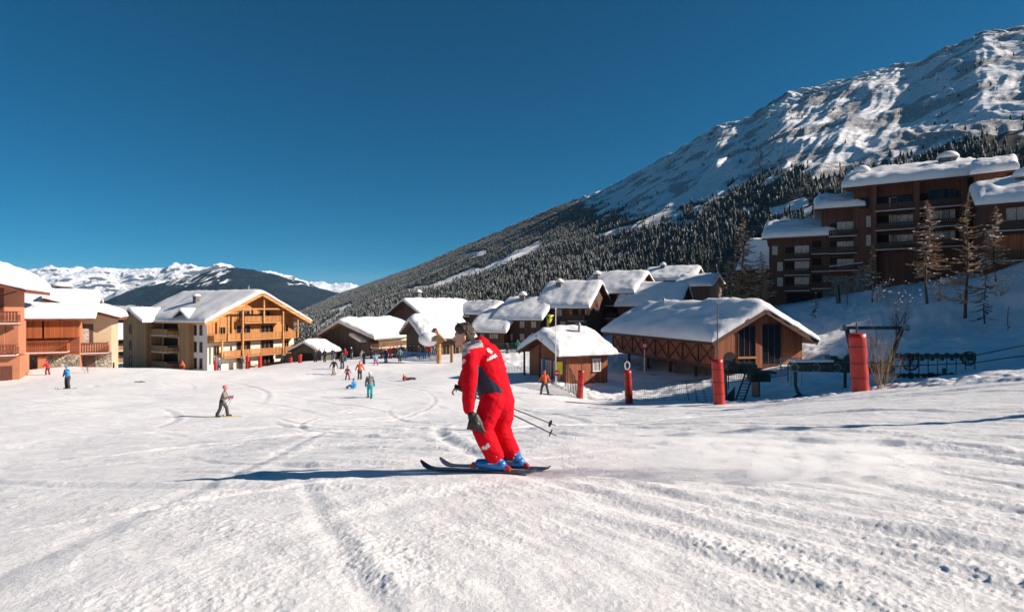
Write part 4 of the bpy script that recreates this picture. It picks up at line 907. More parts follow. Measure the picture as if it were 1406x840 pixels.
# ------------------------------------------------------------ people
def cloth(name, col, rough=.7): return plain('cloth_' + name, col, rough, .16, 5, bump=.25)
K = dict(red=(.42, .008, .012), orange=(.62, .085, .012), blue=(.02, .22, .48), teal=(.01, .33, .38), navy=(.012, .022, .06), black=(.018, .017, .018), charcoal=(.045, .042, .045),
         maroon=(.22, .015, .025), grey=(.14, .14, .155), white=(.70, .68, .66), lblue=(.12, .42, .60), dgreen=(.03, .06, .045), brown=(.09, .06, .04), pink=(.72, .20, .28), yellow=(.72, .55, .04),
         magenta=(.50, .02, .16), patterned=(.20, .155, .15), bgrey=(.10, .16, .24), cream=(.6, .52, .42), green=(.03, .25, .10), steelblue=(.03, .09, .18))
def limb(mb, pts, rad, n=10, **k):
    for i in range(len(pts) - 1): mb.capsule(pts[i], pts[i + 1], rad[i], rad[i + 1], n, **k)
def person(px, d, H, face, label, jac, trou, hat, pose='stand', arms='down', group='skiers and walkers on the village slope', skis=None, poles=False, vox=None, desc=None, hatk='hat', boots='charcoal', gloves='black', dz=0.0):
    root = empty('person', G(px, d, dz), label, 'person', group, R(face)); s = H / 1.75; rr = random.Random(int(px * 7 + d))
    ch = H < 1.35; hs_ = 1.22 if ch else 1.0
    hipz, knz, shz = .90, .49, 1.41
    lean = .06; st = {'stand': (.0, .0, .12), 'stride': (.26, -.24, .10), 'wedge': (.04, -.04, .26), 'glide': (.10, -.02, .15)}.get(pose, (0, 0, .13))
    if pose == 'glide': lean = .20; hipz = .84
    if pose == 'stride': lean = .14; hipz = .86
    J = {}
    for sd_, k in ((-1, 0), (1, 1)):
        fy = st[k]; J['ank', sd_] = Vector((sd_ * st[2], fy, .10)); J['hip', sd_] = Vector((sd_ * .10, 0, hipz))
        J['kn', sd_] = Vector((sd_ * (st[2] * .55 + .05), fy * .5 + (.14 if pose in ('glide', 'wedge') else .08 if fy > 0 else .05), knz)); J['toe', sd_] = J['ank', sd_] + Vector((sd_ * .02, .17, -.04))
    pel = Vector((0, 0, hipz)); che = Vector((0, lean * .7, 1.22 - (.9 - hipz))); nec = Vector((0, lean, 1.47 - (.9 - hipz)))
    if pose in ('sit', 'lie'):
        hipz = .14; pel = Vector((0, 0, .14)); che = Vector((0, -.02, .48)); nec = Vector((0, .03, .72))
        if pose == 'lie': che = Vector((.05, -.28, .26)); nec = Vector((.08, -.44, .38))
        for sd_ in (-1, 1):
            J['hip', sd_] = Vector((sd_ * .1, 0, .14)); J['kn', sd_] = Vector((sd_ * .2, .38, .34 if pose == 'sit' else .2)); J['ank', sd_] = Vector((sd_ * .24, .68, .09)); J['toe', sd_] = Vector((sd_ * .26, .80, .16))
    hd = nec + Vector((0, .03 + lean * .1, .15 * hs_))
    for sd_ in (-1, 1):
        sh = nec + Vector((sd_ * .185, -.01, -.07)); J['sh', sd_] = sh
        a = arms if isinstance(arms, str) else arms[0 if sd_ < 0 else 1]
        if a == 'down': el = sh + Vector((sd_ * .08, -.02, -.29)); ha = el + Vector((sd_ * .02, .08, -.25))
        elif a == 'out': el = sh + Vector((sd_ * .13, .0, -.26)); ha = el + Vector((sd_ * .09, .13, -.20))
        elif a == 'front': el = sh + Vector((sd_ * .07, .08, -.27)); ha = el + Vector((-sd_ * .02, .25, .02))
        elif a == 'face': el = sh + Vector((sd_ * .10, .18, -.18)); ha = el + Vector((-sd_ * .10, .10, .20))
        elif a == 'hip': el = sh + Vector((sd_ * .17, -.08, -.25)); ha = el + Vector((-sd_ * .10, .14, -.12))
        elif a == 'back': el = sh + Vector((sd_ * .06, -.14, -.26)); ha = el + Vector((sd_ * .0, -.18, -.14))
        J['el', sd_] = el; J['ha', sd_] = ha
    S = lambda v: Vector(v) * s
    vx = vox or .030 * s
    def mk(name, prims, mat, v=None, sm=2):
        mb = MB()
        for p in prims: mb.capsule(S(p[0]), S(p[1]), p[2] * s, p[3] * s, 10)
        return remesh(mb, name, mat, root, v or vx, sm)
    body = []
    for q in (-1, 1):
        body += [(J['hip', q], J['kn', q], .075, .05), (J['kn', q], J['ank', q], .05, .04), (J['sh', q], J['el', q], .045, .035), (J['el', q], J['ha', q], .035, .035), (J['ha', q], J['ha', q] + Vector((0, .02, -.06)), .04, .03), (J['ank', q], J['toe', q], .04, .03)]
    body += [(pel, che, .10, .11), (che, nec, .11, .06), (nec, hd, .055, .06), (hd + Vector((0, 0, -.03)) * hs_, hd + Vector((0, -.01, .05)) * 1, .088 * hs_, .095 * hs_), (hd + Vector((0, .085, -.035)) * 1, hd + Vector((0, .10, -.045)), .02, .018)]
    mk('body', body, M_skin, max(.02, vx * .8), 1)
    jk = [(pel + Vector((0, 0, -.02)), che, .155, .165), (che, nec + Vector((0, 0, -.08)), .165, .10), (nec + Vector((0, 0, -.06)), nec + Vector((0, 0, .03)), .085, .075)]
    for q in (-1, 1): jk += [(che + Vector((q * .05, 0, .05)), J['sh', q], .12, .085), (J['sh', q], J['el', q], .083, .070), (J['el', q], J['ha', q], .070, .058)]
    mk('jacket', jk, cloth(jac, K[jac]))
    tr = [(pel + Vector((0, 0, .02)), pel + Vector((0, 0, -.06)), .15, .145)]
    for q in (-1, 1): tr += [(J['hip', q], J['kn', q], .125, .092), (J['kn', q], J['ank', q] + Vector((0, 0, .03)), .092, .095)]
    mk('trousers', tr, cloth(trou, K[trou]))
    for q in (-1, 1):
        mb = MB(); mb.capsule(S(J['ank', q] + Vector((0, -.05, -.035))), S(J['toe', q] + Vector((0, .02, 0))), .058 * s, .05 * s, 10); mb.capsule(S(J['ank', q]), S(J['ank', q] + Vector((0, -.01, .12))), .068 * s, .072 * s, 10)
        remesh(mb, 'boot', cloth(boots, K[boots], .4), root, .024 * s, 1)
        mb = MB(); h_ = J['ha', q]; mb.capsule(S(h_), S(h_ + Vector((0, .03, -.08))), .05 * s, .042 * s, 10); mb.capsule(S(h_ + Vector((-q * .03, .02, -.02))), S(h_ + Vector((-q * .06, .05, -.05))), .02 * s, .016 * s, 8)
        remesh(mb, 'glove', cloth(gloves, K[gloves]), root, .02 * s, 1)
    mb = MB(); r0 = (.118 if hatk == 'helmet' else .108) * hs_; hc = hd + Vector((0, -.012, .045 * hs_))
    mb.ell(S(hc), (r0 * s, r0 * 1.08 * s, r0 * 1.05 * s), 16, 12, 0, -r0 * .25 * s); remesh(mb, hatk, cloth(hat, K[hat], .35 if hatk == 'helmet' else .85), root, .02 * s, 1)
    if hatk == 'helmet':
        mb = MB(); mb.capsule(S(hd + Vector((-.06, .085, .02))), S(hd + Vector((.06, .085, .02))), .032 * s, .032 * s, 8); mb.build('goggles', M_black, root, True)
    desc = desc or label
    if skis:
        L = 1.55 * s if not ch else 1.1
        for q, nm in ((-1, 'left'), (1, 'right')):
            c = root.matrix_basis @ S(J['ank', q] + Vector((0, .05, -.1)));
            yaw = R(face) + (q * R(14) if pose == 'wedge' else 0)
            ski(c, yaw, L, .08, skis, '%s ski of the %s' % (nm, desc))
    if poles:
        for q, nm in ((-1, 'left'), (1, 'right')):
            h_ = root.matrix_basis @ S(J['ha', q] + Vector((0, .03, -.03))); back = root.matrix_basis @ S(J['ha', q] + Vector((q * .12, -.55, 0))); e = Vector((back.x, back.y, gz(back.x, back.y)))
            pole(h_, e, '%s ski pole held by the %s' % (nm, desc))
    return root
def ski(c, yaw, L, w, col, label, front=.56, matn=None):
    """one ski following the snow under point c"""
    d = Vector((-math.sin(yaw), math.cos(yaw))); nrm = Vector((d.y, -d.x)); mb = MB(); n = 26; vs = []
    zs = []
    tt_ = (np.linspace(0, 1, n) - (1 - front)) * L; gx_ = c.x + d.x * tt_; gy_ = c.y + d.y * tt_; zs = list(gbase(gx_, gy_) + micro(gx_, gy_))
    a, b2 = np.polyfit(np.linspace(0, 1, n), zs, 1)
    for i in range(n):
        u = i / (n - 1); t = (u - (1 - front)) * L; x, y = c.x + d.x * t, c.y + d.y * t
        z = max(b2 + a * u + .02, 0 * zs[i] + b2 + a * u + .02) + max(0, (u - .88) / .12) ** 2 * .085 + max(0, (.05 - u) / .05) ** 2 * .02
        hw = w / 2 * (1 - .18 * math.sin(math.pi * min(1, max(0, (u - .05) / .85)))) * (1 if u < .93 else math.sqrt(max(.02, 1 - ((u - .93) / .075) ** 2))) * (1 if u > .02 else .8)
        for sx in (-1, 1):
            for zz_ in (0, .014): vs.append((x + nrm.x * sx * hw - c.x, y + nrm.y * sx * hw - c.y, z + zz_ - c.z))
    fs = []
    for i in range(n - 1):
        o = i * 4; p = o + 4; fs += [(o + 1, p + 1, p + 3, o + 3), (o, o + 2, p + 2, p), (o, p, p + 1, o + 1), (o + 2, o + 3, p + 3, p + 2)]
    fs += [(0, 1, 3, 2), (n * 4 - 4, n * 4 - 2, n * 4 - 1, n * 4 - 3)]
    mb.add(vs, fs)
    if isinstance(col, str): col = plain('ski_' + col, K[col], .3, .3, 3)
    o = mb.build('ski', col, None, False, c); fix_normals(o); tag(o, label, 'ski', 'skis on the snow'); return o
def pole(h, e, label, r=.009, basket=True):
    o = empty('ski_pole', h, label, 'ski pole', 'ski poles'); e = Vector(e) - h
    mb = MB(); mb.tube([(0, 0, 0), e], [r, r * .6], 6); mb.build('shaft', M_steel if r < .01 else plain('dark_pole', (.05, .045, .045), .35, .1), o)
    mb = MB(); u = -e.normalized(); mb.tube([u * .07, u * -.09], [.019, .015], 8); mb.build('grip', M_black, o)
    if basket:
        mb = MB(); k = e * .94; mb.tube([k - e.normalized() * .006, k + e.normalized() * .006], [.04, .045], 12); mb.build('basket', M_black, o)
    return o

# ---- the ski instructor in red, built at full detail
d0 = 6.45
root = empty('person', P(690, 648, d0), 'ski instructor in red suit with silver shoulders and navy side gliding left, bareheaded', 'person')
RL = root.location
def q(px, py, dd=0.0): return P(px, py, d0 + dd) - RL
def cap(mb, a, b, ra, rb, n=16, **k): mb.capsule(a, b, ra, rb, n, **k)
def colour_faces(o, regs, side=-1):
    me = o.data; n = len(me.polygons); c = np.zeros(n * 3); me.polygons.foreach_get('center', c); c = c.reshape(-1, 3) + np.array(RL)
    nr = np.zeros(n * 3); me.polygons.foreach_get('normal', nr); nr = nr.reshape(-1, 3)
    fx = CX + F * c[:, 0] / c[:, 1]; fy = HY - F * c[:, 2] / c[:, 1]; mi = np.zeros(n, int)
    for idx, poly in regs:
        ins = np.zeros(n, bool); k = len(poly)
        for i in range(k):
            (x1, y1), (x2, y2) = poly[i], poly[(i + 1) % k]
            cr = ((y1 > fy) != (y2 > fy)); xi = (x2 - x1) * (fy - y1) / ((y2 - y1) if y2 != y1 else 1e-9) + x1; ins ^= cr & (fx < xi)
        mi[ins & (nr[:, 1] < .35)] = idx
    me.polygons.foreach_set('material_index', mi)
mb = MB()                                             # the body: one continuous surface, head with a face, hands with five fingers
hc = q(636.5, 460, 0)
cap(mb, hc + Vector((.015, 0, .02)), hc + Vector((-.005, 0, -.045)), .088, .070)
cap(mb, hc + Vector((-.035, 0, .0)), hc + Vector((-.040, 0, -.072)), .062, .045)          # face and jaw
cap(mb, hc + Vector((-.088, 0, -.020)), hc + Vector((-.108, 0, -.048)), .013, .017, 8)      # nose
cap(mb, hc + Vector((-.083, -.022, -.082)), hc + Vector((-.083, .022, -.082)), .012, .012, 8)  # lips
cap(mb, hc + Vector((-.070, 0, -.108)), hc + Vector((-.060, 0, -.110)), .025, .025, 8)      # chin
cap(mb, hc + Vector((-.085, -.035, .008)), hc + Vector((-.085, .035, .008)), .014, .014, 8)   # brow
cap(mb, hc + Vector((.012, -.085, -.005)), hc + Vector((.020, -.092, -.045)), .018, .014, 8)  # ear
cap(mb, hc + Vector((.012, .085, -.005)), hc + Vector((.020, .092, -.045)), .018, .014, 8)
cap(mb, hc + Vector((.02, 0, -.05)), q(655, 480), .062, .07)
for a, b, ra, rb in [(q(655, 480), q(664, 495), .07, .13), (q(664, 495), q(680, 535), .13, .12), (q(680, 535), q(684, 545), .12, .12),
                     (q(645, 487, -.18), q(645, 528, -.23), .05, .04), (q(645, 528, -.23), q(643.5, 566, -.25), .04, .028),
                     (q(656, 484, .18), q(642, 512, .32), .05, .04), (q(642, 512, .32), q(633, 529, .36), .04, .03),
                     (q(677, 548, -.1), q(664, 591, -.12), .09, .06), (q(664, 591, -.12), q(681, 638, -.1), .06, .045), (q(690, 546, .1), q(690, 590, .12), .09, .06), (q(690, 590, .12), q(704, 630, .12), .06, .045)]: cap(mb, a, b, ra, rb)
def hand(wr, dirv, palmn, side, curl=.9, L=.185):
    """palm, four jointed fingers and a thumb; dirv along the palm, palmn out of the palm"""
    dirv = Vector(dirv).normalized(); pn = Vector(palmn).normalized(); ac = dirv.cross(pn).normalized() * side
    pc = wr + dirv * .05
    for t in (-.027, -.009, .009, .027): cap(mb, wr + dirv * .01 + ac * t * .7, wr + dirv * .095 + ac * t, .017, .0135, 8)
    for t, fl in ((-.030, .070), (-.010, .082), (.011, .078), (.031, .060)):
        p0 = wr + dirv * .092 + ac * t; a0 = 0.25 * curl; v = (dirv * math.cos(a0) + pn * math.sin(a0)); p1 = p0 + v * fl * .45
        a0 = .95 * curl; v = (dirv * math.cos(a0) + pn * math.sin(a0)); p2 = p1 + v * fl * .33; a0 = 1.6 * curl; v = (dirv * math.cos(a0) + pn * math.sin(a0)); p3 = p2 + v * fl * .25
        cap(mb, p0, p1, .0095, .009, 8); cap(mb, p1, p2, .009, .0083, 8); cap(mb, p2, p3, .0083, .0075, 8)
    p0 = wr + dirv * .03 - ac * .028; p1 = p0 + dirv * .035 - ac * .022 + pn * .016; p2 = p1 + dirv * .026 + pn * .020
    cap(mb, p0, p1, .0125, .011, 8); cap(mb, p1, p2, .011, .009, 8)
hand(q(643.5, 566, -.25), (.12, 0, -1), (.9, .1, .1), 1, 1.0)
hand(q(633, 529, .36), (-.75, .0, -.45), (.4, 0, -.9), 1, 1.35)
body = remesh(mb, 'body', [M_skin], root, .0072, 1)
for sy in (-1, 1):
    e = MB(); e.ell(hc + Vector((-.088, sy * .030, -.012)), (.010, .012, .008), 10, 6); e.build('eye', M_whitep, root, True)
    e = MB(); e.ell(hc + Vector((-.0955, sy * .030, -.012)), (.004, .005, .005), 8, 5); e.build('iris', M_black, root, True)
M_hair = plain('dark_brown_hair', (.050, .032, .020), .65, .5, 60, bump=.8)
mb = MB()
cap(mb, hc + Vector((.005, 0, .055)), hc + Vector((.035, 0, -.01)), .088, .086); cap(mb, hc + Vector((-.045, 0, .075)), hc + Vector((.02, 0, .07)), .055, .072); cap(mb, hc + Vector((.05, -.03, -.02)), hc + Vector((.06, -.02, -.065)), .060, .045); cap(mb, hc + Vector((.05, .03, -.02)), hc + Vector((.06, .02, -.065)), .06, .045)
_rh = random.Random(5)
for k in range(150):
    u = _rh.uniform(0, 6.28); v = _rh.uniform(-.2, 1.4); n_ = Vector((math.cos(u) * math.cos(v), math.sin(u) * math.cos(v), math.sin(v)))
    if n_.x < -.55 and n_.z < .55: continue
    p_ = hc + Vector((.010, 0, .035)) + Vector((n_.x * .095, n_.y * .088, n_.z * .100)); t_ = Vector((_rh.uniform(-.2, 1), _rh.uniform(-.5, .5), _rh.uniform(-.9, .2))).normalized()
    cap(mb, p_, p_ + t_ * .035 + n_ * .006, .010, .005, 6)
remesh(mb, 'hair', [M_hair], root, .0065, 1)
M_jred = plain('red_ski_cloth', (.56, .002, .012), .8, .10, 9, bump=.5, spec=.12); M_navy = cloth('panel_navy', (.014, .02, .045)); M_silver = plain('silver_cloth', (.42, .41, .40), .45, .1, 9); M_wpatch = plain('white_lettering', (.75, .58, .55), .6, .12, 90)
mb = MB()
cap(mb, q(665, 494), q(671, 512), .200, .195); cap(mb, q(671, 512), q(681, 543), .195, .180); cap(mb, q(657, 482), q(665, 494), .135, .19)
cap(mb, q(648, 477), q(656, 482), .085, .115); cap(mb, q(660, 471, -.03), q(664, 474, .1), .075, .075); cap(mb, q(645, 474), q(642, 470), .078, .07)
for a, b, ra, rb in [(q(655, 486, -.10), q(646, 488, -.18), .12, .095), (q(646, 488, -.19), q(646, 508, -.23), .092, .088), (q(646, 508, -.23), q(645, 530, -.25), .088, .080), (q(645, 530, -.25), q(644, 548, -.25), .080, .072), (q(644, 548, -.25), q(643.5, 562, -.25), .072, .055),
                     (q(660, 484, .10), q(656, 486, .18), .12, .095), (q(656, 486, .19), q(642, 512, .33), .09, .078), (q(642, 512, .33), q(635, 526, .36), .078, .055)]: cap(mb, a, b, ra, rb)
def fold(amp, sc):
    def f(me):
        n = len(me.vertices); c = np.zeros(n * 3); me.vertices.foreach_get('co', c); c = c.reshape(-1, 3); nr = np.zeros(n * 3); me.vertices.foreach_get('normal', nr); nr = nr.reshape(-1, 3)
        k = amp * (fbm((c[:, 0] * .6 + c[:, 1]) * sc, (c[:, 2] * 1.6 + c[:, 0] * .7) * sc, 3, 8, .5, ridge=True) - .2); c = c + nr * k[:, None]; me.vertices.foreach_set('co', c.ravel()); me.update()
    return f
j = remesh(mb, 'jacket', [M_jred, M_navy, M_silver, M_wpatch], root, .0105, 2, fold(.009, 5))
colour_faces(j, [(1, [(655, 502), (661, 503), (668, 514), (691, 536), (688, 541), (672, 547), (651, 560), (652, 540), (656, 520)]),
                 (2, [(630, 492), (627, 484), (633, 474), (641, 469), (651, 466), (661, 467), (664, 476), (650, 478), (641, 481), (646, 483)]),
                 (3, [(669, 492), (680, 486), (683, 489), (669, 496)]), (3, [(668, 478), (672, 478), (677, 483), (675, 486), (669, 482)]), (3, [(631, 497), (637, 492), (640, 495), (633, 502)])])
mb = MB()
cap(mb, q(681, 540), q(686, 553), .178, .165)
for a, b, ra, rb in [(q(677, 550, -.09), q(668, 572, -.12), .140, .120), (q(668, 572, -.12), q(662, 591, -.12), .120, .105), (q(663, 591, -.12), q(671, 609, -.11), .112, .108), (q(671, 609, -.11), q(679, 625, -.1), .108, .098),
                     (q(689, 550, .09), q(691, 572, .12), .140, .115), (q(690, 572, .12), q(688, 591, .12), .115, .100), (q(689, 591, .12), q(695, 607, .12), .108, .104), (q(695, 607, .12), q(702, 620, .12), .104, .096)]: cap(mb, a, b, ra, rb)
t_ = remesh(mb, 'trousers', [M_jred, M_wpatch], root, .0105, 2, fold(.011, 5))
colour_faces(t_, [(1, [(663, 616), (667, 611), (670, 607), (673, 613), (668, 617)]), (1, [(661, 614), (664, 611), (666, 614), (663, 618)])])
M_bblue = plain('blue_boot_shell', (.015, .14, .42), .3, .15, 9)
hd_ = Vector((-.95, .31, 0)).normalized()
def boot(c, z0):
    mb = MB(); c = Vector((c.x, c.y, z0))
    cap(mb, c - hd_ * .10 + Vector((0, 0, .06)), c + hd_ * .15 + Vector((0, 0, .055)), .062, .052); cap(mb, c - hd_ * .06 + Vector((0, 0, .08)), c - hd_ * .04 + Vector((0, 0, .15)), .060, .070); cap(mb, c - hd_ * .10 + Vector((0, 0, .035)), c + hd_ * .16 + Vector((0, 0, .03)), .03, .03)
    b_ = remesh(mb, 'boot', [M_bblue], root, .0105, 1)
    for k, hgt in enumerate((.08, .12, .16)):
        bk = MB(); cc = c + hd_ * (.02 - .02 * k) + Vector((0, -.066, hgt)); bk.beam(cc - hd_ * .035, cc + hd_ * .03, .016, .014); bk.build('buckle', M_whitep if k else M_silver, b_)
    for f_ in (-.17, .22):
        bn = MB(); cc = c + hd_ * f_ + Vector((0, 0, .035)); cc = cc - Vector((0, 0, .012)); bn.beam(cc - hd_ * .035, cc + hd_ * .035, .06, .035); bn.beam(cc - hd_ * .02 + Vector((0, 0, .02)), cc + hd_ * .015 + Vector((0, 0, .03)), .04, .02); bn.build('binding', plain('red_binding', (.42, .03, .03), .4, .2), root)
bn_ = RL + q(676, 646, -.10); bf_ = RL + q(702, 641, .12); print('GZ', gz(bn_.x, bn_.y) - bn_.z, gz(bf_.x, bf_.y) - bf_.z)
for c in (bn_, bf_): boot(c - RL, gz(c.x, c.y) + .035 - RL.z)
M_ski = plain('black_and_lime_ski_top', (.03, .035, .03), .25, .8, 3.5); M_ski2 = plain('dark_violet_ski_top', (.03, .025, .055), .25, .4, 5)
yaw = math.atan2(.95, .31)
ski(Vector((bn_.x, bn_.y, gz(bn_.x, bn_.y))), yaw, 1.35, .105, M_ski, 'near dark ski with lime tip under the red instructor', .64)
ski(Vector((bf_.x, bf_.y, gz(bf_.x, bf_.y))) + Vector((-.03, 0, 0)), yaw - .04, 1.35, .105, M_ski2, 'far dark violet ski of the red instructor, mostly hidden behind the near one', .64)
hp = P(632, 532, d0 + .34)
pole(hp, P(763, 584, d0 + .55), 'upper of the two black poles trailing behind the red instructor', .0105); pole(hp + Vector((0, -.02, -.02)), P(764, 598, d0 + .20), 'lower of the two black poles trailing behind the red instructor', .0105)
g = MB(); g0 = P(646, 570, d0 - .28)
mbx = MB(); cap(mbx, Vector((.015, 0, .0)), Vector((.06, -.01, -.09)), .045, .055); cap(mbx, Vector((.05, 0, -.02)), Vector((.09, 0, -.10)), .045, .05)
for t in range(4): cap(mbx, Vector((.10 - .03 * t, -.02, -.10)), Vector((.15 - .048 * t, -.03 + .012 * t, -.175 + .010 * t)), .023, .016, 8)
cap(mbx, Vector((.0, -.03, -.07)), Vector((-.02, -.04, -.13)), .024, .018, 8)
gl = remesh(mbx, 'glove', [plain('black_leather', (.014, .012, .011), .5, .3, 20, bump=.5)], None, .008, 1); gl.location = g0; tag(gl, 'empty black leather glove hanging from the near bare hand of the instructor', 'glove')

# ---- everybody else
person(305, 23.5, 1.24, -82, 'child in pink helmet and patterned jacket striding right with poles, magenta mittens', 'patterned', 'charcoal', 'pink', 'stride', 'front', skis='yellow', poles=True, hatk='helmet', gloves='magenta', desc='pink helmeted child', vox=.022)
person(93, 43, 1.72, 168, 'skier in bright blue jacket and dark trousers standing before the salmon lodge', 'blue', 'charcoal', 'blue', 'stand', ('face', 'hip'), skis='charcoal', desc='blue jacketed skier near the lodge', vox=.025)
person(66, 54, 1.35, 70, 'person in red crouching by the salmon pillar under the balcony', 'red', 'maroon', 'red', 'glide', 'front')
person(508, 36, 1.58, 15, 'skier in grey jacket, turquoise trousers and white helmet seen from behind', 'grey', 'teal', 'white', 'stride', 'down', skis='navy', hatk='helmet', desc='skier in turquoise trousers', vox=.025)
person(748, 40, 1.66, 8, 'skier in bright orange jacket seen from behind below the ticket hut', 'orange', 'charcoal', 'orange', 'wedge', 'out', skis='black', desc='orange skier by the hut', vox=.025)
person(494, 55, 1.72, 10, 'person in neon orange jacket and dark trousers standing with their back turned', 'orange', 'dgreen', 'orange', 'stand', 'out', skis='black', desc='neon orange person in the middle', vox=.03)
person(477, 54.5, 1.25, -5, 'child in maroon snowsuit left of the neon orange jacket', 'maroon', 'maroon', 'maroon', 'wedge', 'out', skis='black', desc='child in the maroon snowsuit')
person(486, 45, 1.35, 60, 'child in blue snowsuit sitting on the snow', 'blue', 'blue', 'navy', 'sit', 'down')
person(459, 61, 1.65, 185, 'skier in black jacket and white trousers left of the maroon child', 'black', 'cream', 'cream', 'glide', 'out', skis='grey', desc='skier in white trousers')
person(470, 64, 1.72, 20, 'tall skier in dark grey jacket behind the white trousered one', 'charcoal', 'charcoal', 'charcoal', 'stand', 'down', skis='black', desc='tall dark grey skier')
person(474, 78, 1.75, 180, 'person in red jacket with raised hood on the bright bank behind the others', 'red', 'steelblue', 'red', 'stand', 'down')
person(560, 50, 1.45, -70, 'fallen skier in yellow helmet lying on the snow', 'maroon', 'charcoal', 'yellow', 'lie', 'out', hatk='helmet')
QN = 'people waiting near the huts'
person(433, 80, 1.78, 190, 'leftmost dark dressed person of the three by the buried hut', 'dgreen', 'charcoal', 'brown', arms='hip', group=QN)
person(446, 80, 1.80, 170, 'middle dark dressed person of the three by the buried hut', 'charcoal', 'dgreen', 'black', group=QN)
person(457, 84, 1.78, 200, 'grey jacketed person in blue trousers by the buried hut', 'charcoal', 'steelblue', 'brown', arms='out', group=QN)
person(497, 76, 1.45, 180, 'child in pale pink and white by the cabin corner', 'cream', 'white', 'pink', group=QN)
person(500, 70, 1.6, 150, 'dark dressed person just behind the neon orange jacket', 'navy', 'charcoal', 'black', group=QN)
person(516, 68, 1.35, 20, 'child in pale blue jacket and maroon trousers before the terrace', 'lblue', 'magenta', 'lblue', pose='wedge', group=QN)
person(530, 72, 1.85, 160, 'tall person in navy standing at the shadow edge before the terrace', 'navy', 'navy', 'navy', group=QN)
person(536, 80, 1.7, 180, 'person in bright red jacket beside the tall navy one', 'red', 'maroon', 'red', group=QN)
person(545, 80, 1.75, 200, 'black dressed person at the middle of the terrace crowd', 'black', 'black', 'black', pose='stride', group=QN)
person(551, 86, 1.75, 170, 'dark dressed person with brown hat in the terrace crowd', 'charcoal', 'black', 'brown', group=QN)
person(563, 84, 1.78, 185, 'left of two black dressed people right of the terrace crowd', 'black', 'charcoal', 'black', group=QN)
person(569, 84, 1.75, 160, 'right of two black dressed people beside the blue barrier', 'charcoal', 'black', 'charcoal', group=QN)
person(583, 80, 1.80, 180, 'dark dressed person behind the blue barrier', 'black', 'navy', 'black', group=QN)
person(589, 82, 1.75, 150, 'person in crimson jacket behind the blue barrier', 'red', 'black', 'maroon', group=QN)
person(596, 84, 1.7, 200, 'pale grey dressed person left of the gate post', 'bgrey', 'grey', 'grey', group=QN)
for k_, (px_, d_, fc_, c1_, c2_, c3_, nm_) in enumerate([(541, 83, 170, 'dgreen', 'black', 'red', 'red hatted person in dark green behind the terrace crowd'), (556, 79, 200, 'black', 'navy', 'white', 'person in black with white hat between the terrace and the barrier'),
        (575, 82, 150, 'brown', 'black', 'black', 'person in brown coat behind the blue barrier'), (579, 88, 190, 'navy', 'charcoal', 'grey', 'navy dressed person under the shop hut eaves'), (524, 82, 180, 'brown', 'navy', 'brown', 'person in brown jacket at the foot of the terrace stairs'),
        (510, 84, 160, 'charcoal', 'black', 'orange', 'person with orange hat by the cabin corner door'), (549, 74, 210, 'bgrey', 'black', 'navy', 'grey blue jacket standing nearest the blue barrier'), (601, 80, 170, 'maroon', 'black', 'black', 'person in maroon beside the thick gate post'),
        (439, 84, 180, 'black', 'black', 'charcoal', 'black dressed person between the two left people by the buried hut'), (483, 84, 150, 'navy', 'grey', 'white', 'navy jacketed person before the dark cabin gable')]):
    person(px_, d_, 1.74, fc_, nm_, c1_, c2_, c3_, group=QN, arms=['down', 'front', 'hip', 'out'][k_ % 4], pose=['stand', 'stride', 'stand'][k_ % 3])
person(253, 70, 1.5, 100, 'person in orange red jacket skiing past the shaded chalet side', 'orange', 'maroon', 'red', pose='glide', arms='front', group='people before the honey chalet')
person(301, 73, 1.75, 40, 'person in grey blue jacket before the chalet corner', 'bgrey', 'navy', 'white', arms='hip', group='people before the honey chalet')
person(331, 76, 1.72, 190, 'person in black standing left of the stone pillar of the chalet', 'black', 'charcoal', 'grey', arms='hip', group='people before the honey chalet')
person(696, 78, 1.5, 180, 'dark dressed child behind the snow bank by the green fence', 'black', 'navy', 'black', group='people at the green fence')
person(711, 79, 1.75, 160, 'person in green jacket at the green fence', 'green', 'charcoal', 'dgreen', group='people at the green fence')
person(718, 80, 1.7, 200, 'person in blue jacket next to the green jacketed one', 'blue', 'charcoal', 'navy', group='people at the green fence')

# ------------------------------------------------------------ padded posts, flag, signs, nets
def padded(px, d, h, r, label, tilt=0.0, stick=0.0, group='red padded posts along the piste', sink=.15, rods=None):
    o = empty('padded_post', G(px, d, -sink), label, 'post', group); o.rotation_euler = (0, R(tilt), 0)
    mb = MB(); n = 24; zs = np.linspace(0, h + sink, 14); mb.tube([(0, 0, z) for z in zs], [r * (1 + .02 * math.sin(z * 9)) for z in zs], n); mb.build('padding', M_pad, o, True)
    for z in (.25, .5, .78):
        s_ = MB(); zc = sink + z * h; s_.tube([(0, 0, zc - .025), (0, 0, zc + .025)], [r * 1.03] * 2, n); s_.build('strap', M_strap, o)
    s_ = MB(); s_.tube([(0, 0, h + sink), (0, 0, h + sink + .02)], [r * .96, r * .8], n); s_.build('cap', M_pad, o)
    if stick: s_ = MB(); s_.tube([(0, 0, h), (rods or 0, 0, h + sink + stick)], [.035, .025], 8); s_.build('pole', M_green if not rods else M_grey, o)
    return o
padded(1182, 20, 2.0, .27, 'largest red padded post, nearest, beside the green lift machinery', -3.5, .38)
padded(988, 26, 2.02, .25, 'red padded post with tall thin mast before the lift station gable', -3.0, 2.45, rods=.16)
padded(864, 36, 2.05, .235, 'red padded post with a white ring lamp on its top', -3.0, .9)
padded(796, 42, 2.0, .23, 'red padded post in front of the ticket hut side wall', 3.0, 1.1)
rg = MB()
rc = G(861, 36.0, 2.05 + .30)
